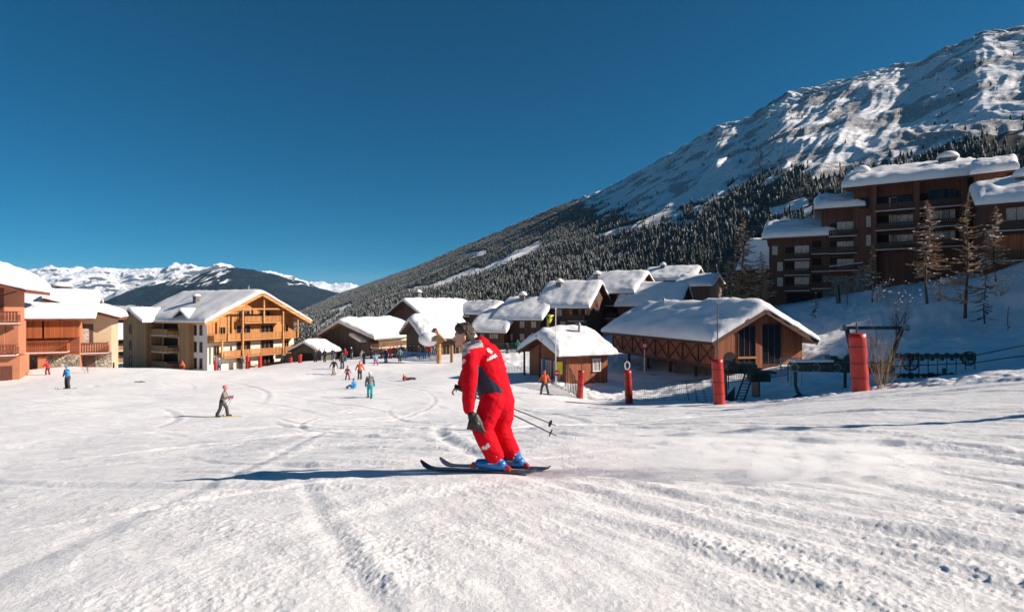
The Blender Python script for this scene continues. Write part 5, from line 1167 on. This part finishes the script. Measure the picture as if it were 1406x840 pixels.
for k in range(20):
    a0, a1 = k * math.pi / 10, (k + 1) * math.pi / 10; rg.beam((.15 * math.cos(a0), 0, .24 * math.sin(a0)), (.15 * math.cos(a1), 0, .24 * math.sin(a1)), .06)
tag(rg.build('ring_lamp', M_whitep, None, True, rc), 'white oval ring fixed above a red padded post', 'ring')
for px, d, h, r, lb in ((296, 70, 1.35, .20, 'red padded post at the left corner of the honey chalet'), (340, 77, 1.65, .26, 'red padded post with dark top beside the person in black'), (357, 77, 1.5, .24, 'red padded post before the low chalet balcony'), (399, 82, .75, .24, 'short red padded post at the right chalet corner'), (412, 80, 1.15, .27, 'stubby red padded post before the buried hut')):
    padded(px, d, h, r, lb, 0, .45, 'distant red padded posts before the chalet')
fp = empty('flagpole', G(763, 47), 'slim white flagpole standing in front of the ticket hut', 'flagpole'); fp.rotation_euler = (0, R(0), 0)
mb = MB(); mb.tube([(0, 0, -.3), (0, 0, 6.1)], [.045, .03], 8); mb.build('pole', M_whitep, fp); mb = MB(); mb.ell((0, 0, 6.12), .06, 10, 6); mb.build('finial', M_whitep, fp)
fb = empty('banner', P(751, 463, 51.5), 'yellow and black banner hanging beside the flagpole above the hut roof', 'flag')
mb = MB(); mb.tube([(0, 0, -1.2), (0, 0, 2.1)], [.03, .02], 6); mb.build('pole', M_steel, fb)
vs = []; nn = 10
for i in range(nn):
    for jx in range(6):
        u, v = i / (nn - 1), jx / 5; vs.append((.02 + v * (.55 * u + .06) , .10 * math.sin(v * 5 + u * 3), 2.05 - 1.3 * (1 - u) - v * .1 * u))
fs = [(i * 6 + k, i * 6 + k + 1, i * 6 + k + 7, i * 6 + k + 6) for i in range(nn - 1) for k in range(5)]
m_, nt_, b_ = newmat('yellow_black_flag'); tc = nd(nt_, 'ShaderNodeTexCoord'); ck = nd(nt_, 'ShaderNodeTexNoise', Scale=5.0); nt_.links.new(tc.outputs['Object'], ck.inputs['Vector']); rr_ = ramp(nt_, ck.outputs[0], [(.50, (.65, .62, .03)), (.53, (.03, .03, .02))]); nt_.links.new(rr_.outputs[0], b_.inputs['Base Color'])
mb = MB(); mb.add(vs, fs); f_ = mb.build('cloth', m_, fb, True); sol = f_.modifiers.new('t', 'SOLIDIFY'); sol.thickness = .01
sg = empty('no_entry_sign', G(764.5, 46.5, .0), 'round red no entry sign with white bar at the foot of the flagpole', 'sign')
mb = MB(); mb.tube([(0, 0, -.2), (0, 0, 1.1)], .025, 6); mb.build('post', M_steel, sg)
mb = MB(); mb.tube([(0, -.03, 1.15), (0, -.05, 1.15)], [.24, .24], 24); mb.build('disc', plain('sign_red', (.6, .01, .015), .4, .05), sg); mb = MB(); mb.box(-.16, .16, -.058, -.051, 1.10, 1.20); mb.build('bar', M_whitep, sg)
sg = empty('notice_board', G(767.5, 47.3, 0), 'yellow notice board beside the no entry sign', 'sign'); mb = MB(); mb.box(-.28, .28, -.02, .02, .75, 1.75); mb.build('panel', plain('sign_yellow', (.70, .58, .03), .5, .08), sg); mb = MB(); mb.box(-.03, .03, .021, .06, -.3, 1.7); mb.build('post', M_grey, sg)
sg = empty('round_sign', G(885, 55, .6), 'red and white oval sign on a post under the lift station', 'sign'); mb = MB(); mb.ell((0, 0, 2.0), (.24, .07, .42), 20, 12); mb.build('disc', plain('sign_crimson', (.6, .01, .04), .4, .1), sg, True); mb = MB(); mb.box(-.14, .14, -.085, -.066, 1.9, 2.2); mb.build('panel', M_whitep, sg); mb = MB(); mb.tube([(0, 0, -.4), (0, 0, 1.7)], .06, 8); mb.build('post', M_whitep, sg)
def net(name, label, pts, h, cell, r, mat, sag=.0, posts=True, cat='net'):
    """knotted safety net along ground points"""
    o = empty(name, pts[0], label, cat); o0 = pts[0]; mb = MB()
    P2 = [];
    for i in range(len(pts) - 1):
        n = max(1, int((pts[i + 1] - pts[i]).length / cell))
        for k in range(n): P2.append(pts[i].lerp(pts[i + 1], k / n))
    P2.append(pts[-1]); H_ = h if hasattr(h, '__len__') else (h, h); nn = len(P2)
    up = lambda i, t: P2[i] - o0 + Vector((.05 * math.sin(i * .7 + t * 3), .10 * math.sin(i * .5) * t, (H_[0] + (H_[1] - H_[0]) * i / nn) * t - sag * math.sin(math.pi * i / nn) * t))
    m = max(2, int(max(H_) / cell))
    for i in range(nn): mb.tube([up(i, t) for t in np.linspace(0, 1, 5)], r, 3, False)
    for k in range(m + 1): mb.tube([up(i, k / m) for i in range(nn)], r * (2 if k in (0, m) else 1), 3, False)
    mb.build('mesh', mat, o)
    if posts:
        for i in range(0, nn, max(1, nn // max(1, len(pts) - 1))): mb = MB(); mb.tube([P2[i] - o0 - Vector((0, 0, .4)), P2[i] - o0 + Vector((0, 0, max(H_) + .15))], .03, 6); mb.build('post', mat, o)
    return o
net('safety_net', 'dark green net hanging between the ticket hut and the red padded post', [G(775, 47), G(794, 42.4)], (2.4, .9), .10, .011, M_green, posts=False)
net('safety_net', 'long dark green net sagging below the lift station stilts', [G(868, 38), G(905, 35.5), G(940, 33), G(984, 28)], (1.1, 1.2), .15, .007, M_green, posts=False)
net('safety_net', 'green net strip running from the ladder to the lift machinery', [G(1000, 33, .8), G(1040, 32, 1.0), G(1082, 30.5, 1.1)], .45, .10, .010, M_green)
net('barrier_net', 'blue crowd barrier net in the shadow before the village huts', [G(548, 77), G(575, 76), G(600, 74)], 1.0, .16, .03, plain('blue_netting', (.02, .13, .30), .6, .2), cat='barrier')
net('fence', 'dark green fence behind the snow bank with people along it', [G(665, 84), G(700, 84), G(738, 82)], 1.2, .18, .03, M_green, cat='fence')
net('barrier_net', 'blue net fence on the shaded bank left of the ticket hut', [G(733, 62), G(742, 55), G(748, 50)], 1.6, .16, .02, plain('blue_netting', (.02, .13, .30), .6, .2), cat='barrier')
# white rail behind the machine
o = empty('railing', G(1072, 34, 1.0), 'short white railing at the right corner of the lift station', 'railing'); mb = MB()
for x in (0, .6, 1.2): mb.box(x - .03, x + .03, -.03, .03, -.8, .85); 
mb.box(0, 1.2, -.025, .025, .78, .84); mb.box(0, 1.2, -.02, .02, .3, .34); mb.build('rail', M_greyplaster, o)
# ladder with platform
A_ = P(1031, 507, 31); B_ = G(1014, 30.2, -.1)
o = empty('ladder', B_, 'dark green steel ladder leaning up to the lift station platform', 'ladder'); v = A_ - B_; mb = MB()
for sx in (-.22, .22): mb.beam((sx, 0, 0), v + Vector((sx, 0, 0)), .05, .08)
mb.build('rail', M_green, o)
for k in range(11): t = (k + .7) / 11.5; mb = MB(); mb.beam(v * t + Vector((-.22, 0, 0)), v * t + Vector((.22, 0, 0)), .07, .035); mb.build('rung', M_green, o)
mb = MB(); mb.add([(-.2, .05, .0), (-.95, .05, 0), (-.15, .05, .9), (-.2, .09, 0), (-.95, .09, 0), (-.15, .09, .9)], [(0, 1, 2), (5, 4, 3), (0, 3, 4, 1), (1, 4, 5, 2), (2, 5, 3, 0)]); mb.build('gusset', M_green, o)
o = empty('platform', P(990, 512, 32.5), 'green steel work platform with a round drive unit below the station gable', 'platform'); mb = MB(); mb.box(0, 2.9, -.5, .5, 0, .12); mb.box(.1, .16, -.5, .5, -1.2, 0); mb.box(1.9, 1.96, -.5, .5, -1.4, 0); mb.build('deck', M_green2, o)
mb = MB(); mb.tube([(.5, -.55, .35), (.5, .35, .35)], .33, 18); mb.tube([(.5, -.7, .35), (.5, -.5, .35)], .2, 14); mb.box(1.0, 1.9, -.3, .3, .1, .5); mb.build('motor', M_grey, o); mb = MB(); mb.box(1.5, 2.6, -.4, .2, -.45, -.05); mb.build('gearbox', M_green, o)

# ------------------------------------------------------------ lift machinery
LA = P(1090, 505, 28.5); o = empty('surface_lift', LA, 'long green lift return machine with rows of pulleys and a curved support leg', 'lift machinery')
q2 = lambda px, py, d: P(px, py, d) - LA
mb = MB(); mb.beam(q2(1085, 499, 28.5), q2(1228, 498, 30), .25, .14); mb.beam(q2(1088, 508, 28.5), q2(1228, 512, 30), .12, .08); mb.beam(q2(1228, 488, 30), q2(1338, 487, 32), .18, .10); mb.beam(q2(1222, 515, 30), q2(1338, 514, 32), .14, .10); mb.build('beam', M_green2, o)
mb = MB(); mb.beam(q2(1087, 495.5, 28.4), q2(1140, 495, 29), .45, .10); mb.build('snow_edge', M_rsnow, o)
for k in range(15):
    t = k / 14; c = q2(1090, 504, 28.35).lerp(q2(1222, 506, 29.85), t); mb = MB(); mb.tube([c + Vector((0, -.05, 0)), c + Vector((0, .05, 0))], .20, 18); mb.tube([c + Vector((0, -.08, 0)), c + Vector((0, .08, 0))], .05, 8)
    w_ = mb.build('pulley', M_green2, o); mb = MB()
    for a in range(16): a0, a1 = a * math.pi / 8, (a + 1) * math.pi / 8; mb.beam(c + Vector((.19 * math.cos(a0), -.06, .19 * math.sin(a0))), c + Vector((.19 * math.cos(a1), -.06, .19 * math.sin(a1))), .03)
    mb.build('rim', M_black if k % 3 else M_steel, w_)
for px, d_, r_, mt in ((1250, 30.3, .42, M_rust), (1330, 31.8, .36, M_grey), (1170, 29.6, .42, M_green)):
    c = q2(px, 497 if px < 1300 else 492, d_ - .3); mb = MB()
    for a in range(24): a0, a1 = a * math.pi / 12, (a + 1) * math.pi / 12; mb.beam(c + Vector((r_ * math.cos(a0), 0, r_ * math.sin(a0))), c + Vector((r_ * math.cos(a1), 0, r_ * math.sin(a1))), .07)
    for a in range(6): a0 = a * math.pi / 6; mb.beam(c - Vector((r_ * math.cos(a0), 0, r_ * math.sin(a0))), c + Vector((r_ * math.cos(a0), 0, r_ * math.sin(a0))), .03)
    mb.build('wheel', mt, o)
for k in range(9):
    px = 1236 + k * 12.8; mb = MB(); d_ = 30 + k * .25; mb.beam(q2(px, 484, d_ - .1), q2(px, 517, d_ - .1), .035, .035); mb.build('upright', M_grey if k % 2 else M_green2, o)
for k in range(12):
    px = 1232 + k * 9.3; d_ = 30 + k * .18; c = q2(px, 515.5, d_ - .12); mb = MB(); mb.tube([c + Vector((0, -.04, 0)), c + Vector((0, .04, 0))], .12 + .05 * (k % 3 == 2), 14); mb.build('roller', M_green, o)
for k in range(16):
    px = 1232 + k * 6.8; d_ = 30 + k * .13; c = q2(px, 488 + 3 * (k % 2), d_ - .15); mb = MB(); mb.box(c.x - .08, c.x + .08, c.y - .06, c.y + .06, c.z - .15, c.z + .13); mb.build('bracket', M_green, o)
leg = MB(); leg.tube([q2(1092, 510, 28.5), q2(1092, 528, 28.4), q2(1095, 538, 28.3), q2(1101, 544, 28.2)], [.09, .08, .08, .10], 8); leg.tube([q2(1083, 549, 28), q2(1095, 543.5, 28.2), q2(1108, 544, 28.2), q2(1119, 549, 28)], [.05, .07, .07, .05], 8); leg.build('support_leg', M_green, o)
for px in (1215, 1296, 1160):
    mb = MB(); f0 = G(px, 30.5); mb.beam(q2(px, 505, 30.5), f0 - LA - Vector((0, 0, .2)), .12); mb.build('support_leg', M_green, o)
cb = MB(); cb.tube([q2(1150, 500, 29.5), q2(1338, 488, 31.8), q2(1406, 474, 33.5), q2(1600, 436, 40)], .028, 6); cb.build('cable', M_black, o); cb = MB(); cb.tube([q2(1225, 503, 29.9), q2(1338, 498, 31.8), q2(1406, 488, 33.5), q2(1600, 462, 40)], .028, 6); cb.build('cable', M_black, o)
mb = MB(); mb.ell(q2(1151, 485, 30.5), (.42, .4, .42), 16, 10, .04); mb.build('snow_cap', M_rsnow, o, True); mb = MB(); mb.box(*sum(([v_ - .55, v_ + .9] for v_ in (q2(1151, 494, 30.5).x,)), []), q2(1151, 494, 30.5).y - .3, q2(1151, 494, 30.5).y + .3, q2(1151, 500, 30.5).z, q2(1151, 488, 30.5).z); mb.build('housing', M_green2, o)
mb = MB(); c = q2(1198, 471, 31); mb.box(c.x - .2, c.x + .2, c.y - .1, c.y + .1, c.z - .3, c.z + .3); mb.beam(c, q2(1200, 495, 31), .06); mb.build('control_box', M_steel, o)
GA = P(1163, 451, 32.5); o = empty('gantry', GA, 'dark steel gantry beam on splayed legs behind the largest padded post', 'gantry'); q3 = lambda px, py, d: P(px, py, d) - GA
mb = MB(); mb.beam(q3(1158, 450, 32.5), q3(1244, 450, 33), .20, .18); mb.build('crossbeam', M_grey if False else plain('dark_steel', (.035, .035, .04), .5, .3, 4), o)
for a, b2 in (((1163, 453), (1174, 506)), ((1238, 452), (1220, 500))): mb = MB(); mb.beam(q3(*a, 32.6), q3(*b2, 31.5), .2, .16); mb.build('leg', MATS['dark_steel'], o)
for px in (1158, 1244): mb = MB(); c = q3(px, 450, 32.4); mb.tube([c + Vector((-.12, 0, 0)), c + Vector((.12, 0, 0))], .16, 12); mb.build('end_cap', M_steel, o)
# lift pylon standing just outside the right edge; its shadow crosses the piste
o = empty('lift_pylon', Vector((13.6, 9.3, gz(13.6, 9.3) - .3)), 'grey lift pylon standing just beyond the right edge, throwing its shadow on the piste', 'pylon')
mb = MB(); mb.tube([(0, 0, 0), (0, 0, 5.6)], [.16, .11], 12); mb.build('mast', M_steel, o); mb = MB(); mb.box(-.5, .5, -.08, .08, 5.3, 5.45); mb.build('crossarm', M_steel, o)
mb = MB(); mb.tube([(0, 0, .1), (0, 0, 2.1)], [.26, .26], 20); mb.build('padding', M_pad, o)
# green padded marker on the hillside
mg = empty('padded_marker', G(1152, 74, 0), 'small dark green padded mast on the shaded hillside', 'post'); mb = MB(); mb.tube([(0, 0, -.5), (-.25, 0, 2.4)], [.28, .26], 12); mb.build('padding', M_green, mg)

# ------------------------------------------------------------ trees and shrubs near the machinery and on the hillside
def btree(name, label, base, h, kind='larch', seed=1, spread=.2, cat='tree', group=None, lean=0.0, dens=1.0, snowy=1.0, z0=.12):
    r = random.Random(seed); o = empty(name, base, label, cat, group)
    top = Vector((lean * h, 0, h)); tr = MB(); n = 10
    tp = [Vector((lean * h * t + .012 * h * math.sin(t * 7 + seed), .01 * h * math.sin(t * 5), h * t - .3 * (t == 0))) for t in np.linspace(0, 1, n)]
    tr.tube(tp, [h * .0115 * (1 - t) + .012 for t in np.linspace(0, 1, n)], 7); tr.build('trunk', M_bark, o, True)
    cr = MB(); sn = MB(); nb = int(h * (11 if kind == 'larch' else 16 if kind == 'fir' else 7) * dens)
    cr.mi = 0
    for k in range(nb):
        t = z0 + (1 - z0) * (k / nb) ** .9; p = tp[0].lerp(tp[-1], t); p = Vector((np.interp(t, np.linspace(0, 1, n), [q_.x for q_ in tp]), np.interp(t, np.linspace(0, 1, n), [q_.y for q_ in tp]), h * t))
        a = r.uniform(0, 6.283); L = h * spread * (1 - t) ** .75 * r.uniform(.3, 1.25) + .12
        if kind == 'sparse': L *= r.choice([.4, .8, 1.1])
        dz_ = -.18 if kind == 'larch' else -.38 if kind == 'fir' else .0
        dr = Vector((math.cos(a), math.sin(a), dz_ + r.uniform(-.1, .15)));
        pts = [p, p + dr * L * .5 + Vector((0, 0, -.02 * L)), p + dr * L + Vector((0, 0, .12 * L if kind != 'fir' else .05 * L))]
        cr.tube(pts, [.018 + .008 * L, .014 + .004 * L, .008], 3, False)
        nt_w = int((34 if kind == 'larch' else 26 if kind == 'fir' else 14) * min(2.2, L) * 1.0) + 2
        for m in range(nt_w):
            u = r.uniform(.15, 1); c = pts[0].lerp(pts[1], u * 2) if u < .5 else pts[1].lerp(pts[2], u * 2 - 1)
            sd_ = Vector((-math.sin(a), math.cos(a), 0)) * r.choice([-1, 1]); tl = (.30 if kind != 'fir' else .26) * L * (1.15 - u) ** .5 * r.uniform(.5, 1.1)
            e = c + (sd_ * .8 + Vector((math.cos(a), math.sin(a), 0)) * .6 + Vector((0, 0, r.uniform(-.35, .15)))).normalized() * tl
            w = .042 if kind != 'fir' else .05; wv = Vector((0, 0, w)) if kind != 'fir' else Vector((math.cos(a) * w, math.sin(a) * w, w * .3))
            cr.add([c - wv, c + wv, e], [(0, 1, 2)])
            if kind == 'larch':
                for z_ in range(2): g_ = c.lerp(e, r.uniform(.3, .9)); h_ = g_ + Vector((r.uniform(-.1, .1), r.uniform(-.1, .1), r.uniform(-.14, .05))) * 1.3; cr.add([g_ - Vector((.014, 0, 0)), g_ + Vector((.014, 0, .01)), h_], [(0, 1, 2)])
            if r.random() < .026 * snowy and L > .3:
                s_ = r.uniform(.04, .11); c_ = c.lerp(e, .4); sn.ell(c_ + Vector((0, 0, s_ * .3)), (s_ * 1.5, s_ * 1.2, s_ * .55), 7, 4, .3)
    m_ = {'larch': M_larch, 'fir': M_fir, 'sparse': M_larch}[kind]
    cr.build('crown', m_, o)
    if sn.v: sn.build('snow_clumps', M_rsnow, o)
    return o
M_fir = plain('fir_needles', (.030, .042, .030), .8, .35, 2)
HG = 'young trees on the shaded hillside'
btree('larch_tree', 'large bare brown larch with snow clumps in front of the tallest apartment block', G(1273, 57), 10.2, 'larch', 3, .22, group=HG, z0=.28, dens=1.3, snowy=1.4)
btree('larch_tree', 'tall slim bare larch with drooping lower branches right of the big larch', G(1327, 52), 11.0, 'sparse', 5, .20, group=HG, dens=2.0, lean=.01, snowy=.7)
btree('larch_tree', 'snow loaded larch at the crest near the right edge', G(1366, 58), 7.6, 'larch', 8, .22, group=HG, snowy=2.0, dens=1.3, z0=.22)
btree('fir_tree', 'small dark fir with snowy boughs below the crest larch', G(1352, 50), 4.3, 'fir', 9, .26, group=HG, snowy=.8)
btree('fir_tree', 'little snow dusted fir right of the lift station roof', G(1120, 66), 3.3, 'fir', 10, .26, group=HG, snowy=1.2)
btree('larch_tree', 'slender larch before the stone base of the apartment blocks', G(1198, 68), 6.8, 'larch', 12, .16, group=HG, z0=.3, snowy=1.0)
btree('larch_tree', 'thin sapling beside the green padded mast', G(1163, 70), 3.8, 'sparse', 13, .12, group=HG)
btree('sapling', 'tiny bare sapling on the blank slope at the right edge', G(1384, 46), 1.9, 'sparse', 14, .3, group=HG)
btree('larch_tree', 'big golden brown larch left of the lowest apartment block', G(1020, 92), 15.0, 'larch', 15, .25, group='larches beside the apartment blocks', z0=.06, dens=1.1, snowy=1.8)
btree('larch_tree', 'second brown larch crowding the corner of the lowest apartment block', G(1046, 88), 9.0, 'larch', 16, .30, group='larches beside the apartment blocks', z0=.05, dens=1.3, snowy=1.8)
btree('larch_tree', 'snowy larch left of the golden brown one above the station roof', G(1000, 96), 9.0, 'larch', 17, .28, group='larches beside the apartment blocks', z0=.05, dens=1.2, snowy=1.8)
btree('larch_tree', 'dark larch standing between the honey chalet and the buried hut', G(426, 112), 9.5, 'fir', 18, .28, snowy=1.0)
btree('larch_tree', 'broad dark tree hugging the right wall of the honey chalet', G(412, 118), 8.5, 'fir', 19, .30, snowy=1.0)
def shrub(label, base, h, n, seed, mat, spread=.35, name='shrub', snowy=0):
    r = random.Random(seed); o = empty(name, base, label, 'shrub'); mb = MB(); sn = MB()
    def br(p, d, L, w, k):
        pts = [p]; 
        for i in range(4): d = (d + Vector((r.gauss(0, .09), r.gauss(0, .09), .04))).normalized(); pts.append(pts[-1] + d * L / 4)
        mb.tube(pts, [w * (1 - .2 * i) for i in range(5)], 4, False)
        if k:
            for i in range(4 + k): t = r.randint(1, 4); br(pts[t], (d + Vector((r.gauss(0, .5), r.gauss(0, .5), .15))).normalized(), L * r.uniform(.25, .5), w * .5, k - 1)
        elif snowy and r.random() < snowy: s_ = r.uniform(.03, .07); sn.ell(pts[2], (s_ * 1.4, s_, s_ * .6), 6, 4)
    for i in range(n): a = r.uniform(0, 6.28); t = r.uniform(0, spread); br(Vector((math.cos(a) * .1, math.sin(a) * .1, -.15)), Vector((math.cos(a) * t, math.sin(a) * t, 1)).normalized(), h * r.uniform(.6, 1), .007 * h ** .5 + .006, 2)
    mb.build('stems', mat, o)
    if sn.v: sn.build('snow_clumps', M_rsnow, o)
    return o
shrub('straw coloured leafless shrub just right of the largest padded post', G(1212, 20.2), 1.75, 14, 2, M_twig, .45)
shrub('tall dark many stemmed leafless bush on the shaded hillside', G(1234, 50), 4.2, 16, 3, M_bark, .28, snowy=.15)
shrub('low snow caught bush under the big larch', G(1288, 57), 2.3, 16, 4, M_larch, .8, snowy=.4)
shrub('low snow caught bush below the slender larch', G(1205, 66), 2.0, 14, 5, M_larch, .9, snowy=.5)
shrub('spreading snow caught bush under the crest larch', G(1372, 54), 2.2, 16, 6, M_larch, .9, snowy=.5)
shrub('thin grey sapling bent over the snow bank by the lodge garage', G(119, 55), 1.6, 4, 7, M_bark, .3, 'sapling')
mb = MB(); mb.tube([(0, 0, -.2), (0, 0, .55)], [.09, .08], 8); tag(mb.build('marker_post', M_black, None, False, G(156, 60)), 'short black marker post on the snow bank left of the honey chalet', 'post')
mb = MB(); mb.tube([(-.45, 0, .03), (.1, .02, .06), (.5, -.05, .03)], [.03, .05, .02], 6); tag(mb.build('stick', M_black, None, False, G(192, 49)), 'dark stick lying on the snow between the lodge and the chalet', 'stick')

# ------------------------------------------------------------ powder thrown up by the skis
sp = MB(); c0 = Vector((2.45, 6.05, gz(2.45, 6.05)))
sp.ell((0, 0, .10), (2.6, .60, .42), 40, 16); pw = sp.build('snow_powder', None or M_snow, None, True, c0); pw.rotation_euler = (0, 0, R(-9)); tag(pw, kind='stuff')
m, nt, b = newmat('powder_snow_cloud'); nt.nodes.remove(b); out = nt.nodes['Material Output']
pv = nd(nt, 'ShaderNodeVolumePrincipled'); pv.inputs['Color'].default_value = (1, 1, 1, 1); pv.inputs['Anisotropy'].default_value = .35
tc = nd(nt, 'ShaderNodeTexCoord'); mp = nd(nt, 'ShaderNodeMapping'); mp.inputs['Scale'].default_value = (1 / 2.6, 1 / .60, 1 / .42); mp.inputs['Location'].default_value = (0, 0, -.10 / .42)
nt.links.new(tc.outputs['Object'], mp.inputs[0]); ln = nd(nt, 'ShaderNodeVectorMath', operation='LENGTH'); nt.links.new(mp.outputs[0], ln.inputs[0])
mr = nd(nt, 'ShaderNodeMapRange'); mr.inputs[1].default_value = .95; mr.inputs[2].default_value = .25; nt.links.new(ln.outputs['Value'], mr.inputs[0])
mp2 = nd(nt, 'ShaderNodeMapping'); mp2.inputs['Scale'].default_value = (1.0, 2.4, 3.2); nt.links.new(tc.outputs['Object'], mp2.inputs[0])
n1 = nd(nt, 'ShaderNodeTexNoise', Scale=3.0, Detail=7.0, Roughness=.72); nt.links.new(mp2.outputs[0], n1.inputs['Vector'])
r1 = nd(nt, 'ShaderNodeMapRange'); r1.inputs[1].default_value = .48; r1.inputs[2].default_value = .78; nt.links.new(n1.outputs[0], r1.inputs[0])
m1 = nd(nt, 'ShaderNodeMath', operation='MULTIPLY'); nt.links.new(mr.outputs[0], m1.inputs[0]); nt.links.new(r1.outputs[0], m1.inputs[1])
m2 = nd(nt, 'ShaderNodeMath', operation='MULTIPLY'); nt.links.new(m1.outputs[0], m2.inputs[0]); m2.inputs[1].default_value = 24.0
nt.links.new(m2.outputs[0], pv.inputs['Density']); nt.links.new(pv.outputs[0], out.inputs['Volume']); pw.data.materials.clear(); pw.data.materials.append(m)

fl_ = MB(); _rf = random.Random(9)
for k in range(900):
    u = _rf.random() ** 1.6; x = .55 + 3.6 * u; y = 6.35 - .55 * u + _rf.gauss(0, .10 + .12 * u); h_ = abs(_rf.gauss(0, .07 + .06 * u)) * (1 if _rf.random() < .85 else 2.2)
    r_ = _rf.uniform(.003, .010); c = Vector((x, y, gz(x, y) + h_)) if k % 6 == 0 else Vector((x, y, c.z + _rf.gauss(0, .03)))
    fl_.add([(c.x + r_, c.y, c.z), (c.x - r_, c.y, c.z), (c.x, c.y + r_, c.z), (c.x, c.y - r_, c.z), (c.x, c.y, c.z + r_), (c.x, c.y, c.z - r_)], [(0, 2, 4), (2, 1, 4), (1, 3, 4), (3, 0, 4), (2, 0, 5), (1, 2, 5), (3, 1, 5), (0, 3, 5)])
tag(fl_.build('snow_spray', M_rsnow), kind='stuff')

# ------------------------------------------------------------ air
hz = MB(); hz.box(-14000, 12000, -1200, 20500, -2600, 1150); hzo = hz.build('haze', None or M_snow); tag(hzo, kind='stuff')
m, nt, b = newmat('thin_air'); nt.nodes.remove(b); pv = nd(nt, 'ShaderNodeVolumePrincipled'); pv.inputs['Color'].default_value = (.30, .64, 1.0, 1); pv.inputs['Density'].default_value = 2.3e-5; pv.inputs['Anisotropy'].default_value = .1
nt.links.new(pv.outputs[0], nt.nodes['Material Output'].inputs['Volume']); hzo.data.materials.clear(); hzo.data.materials.append(m)
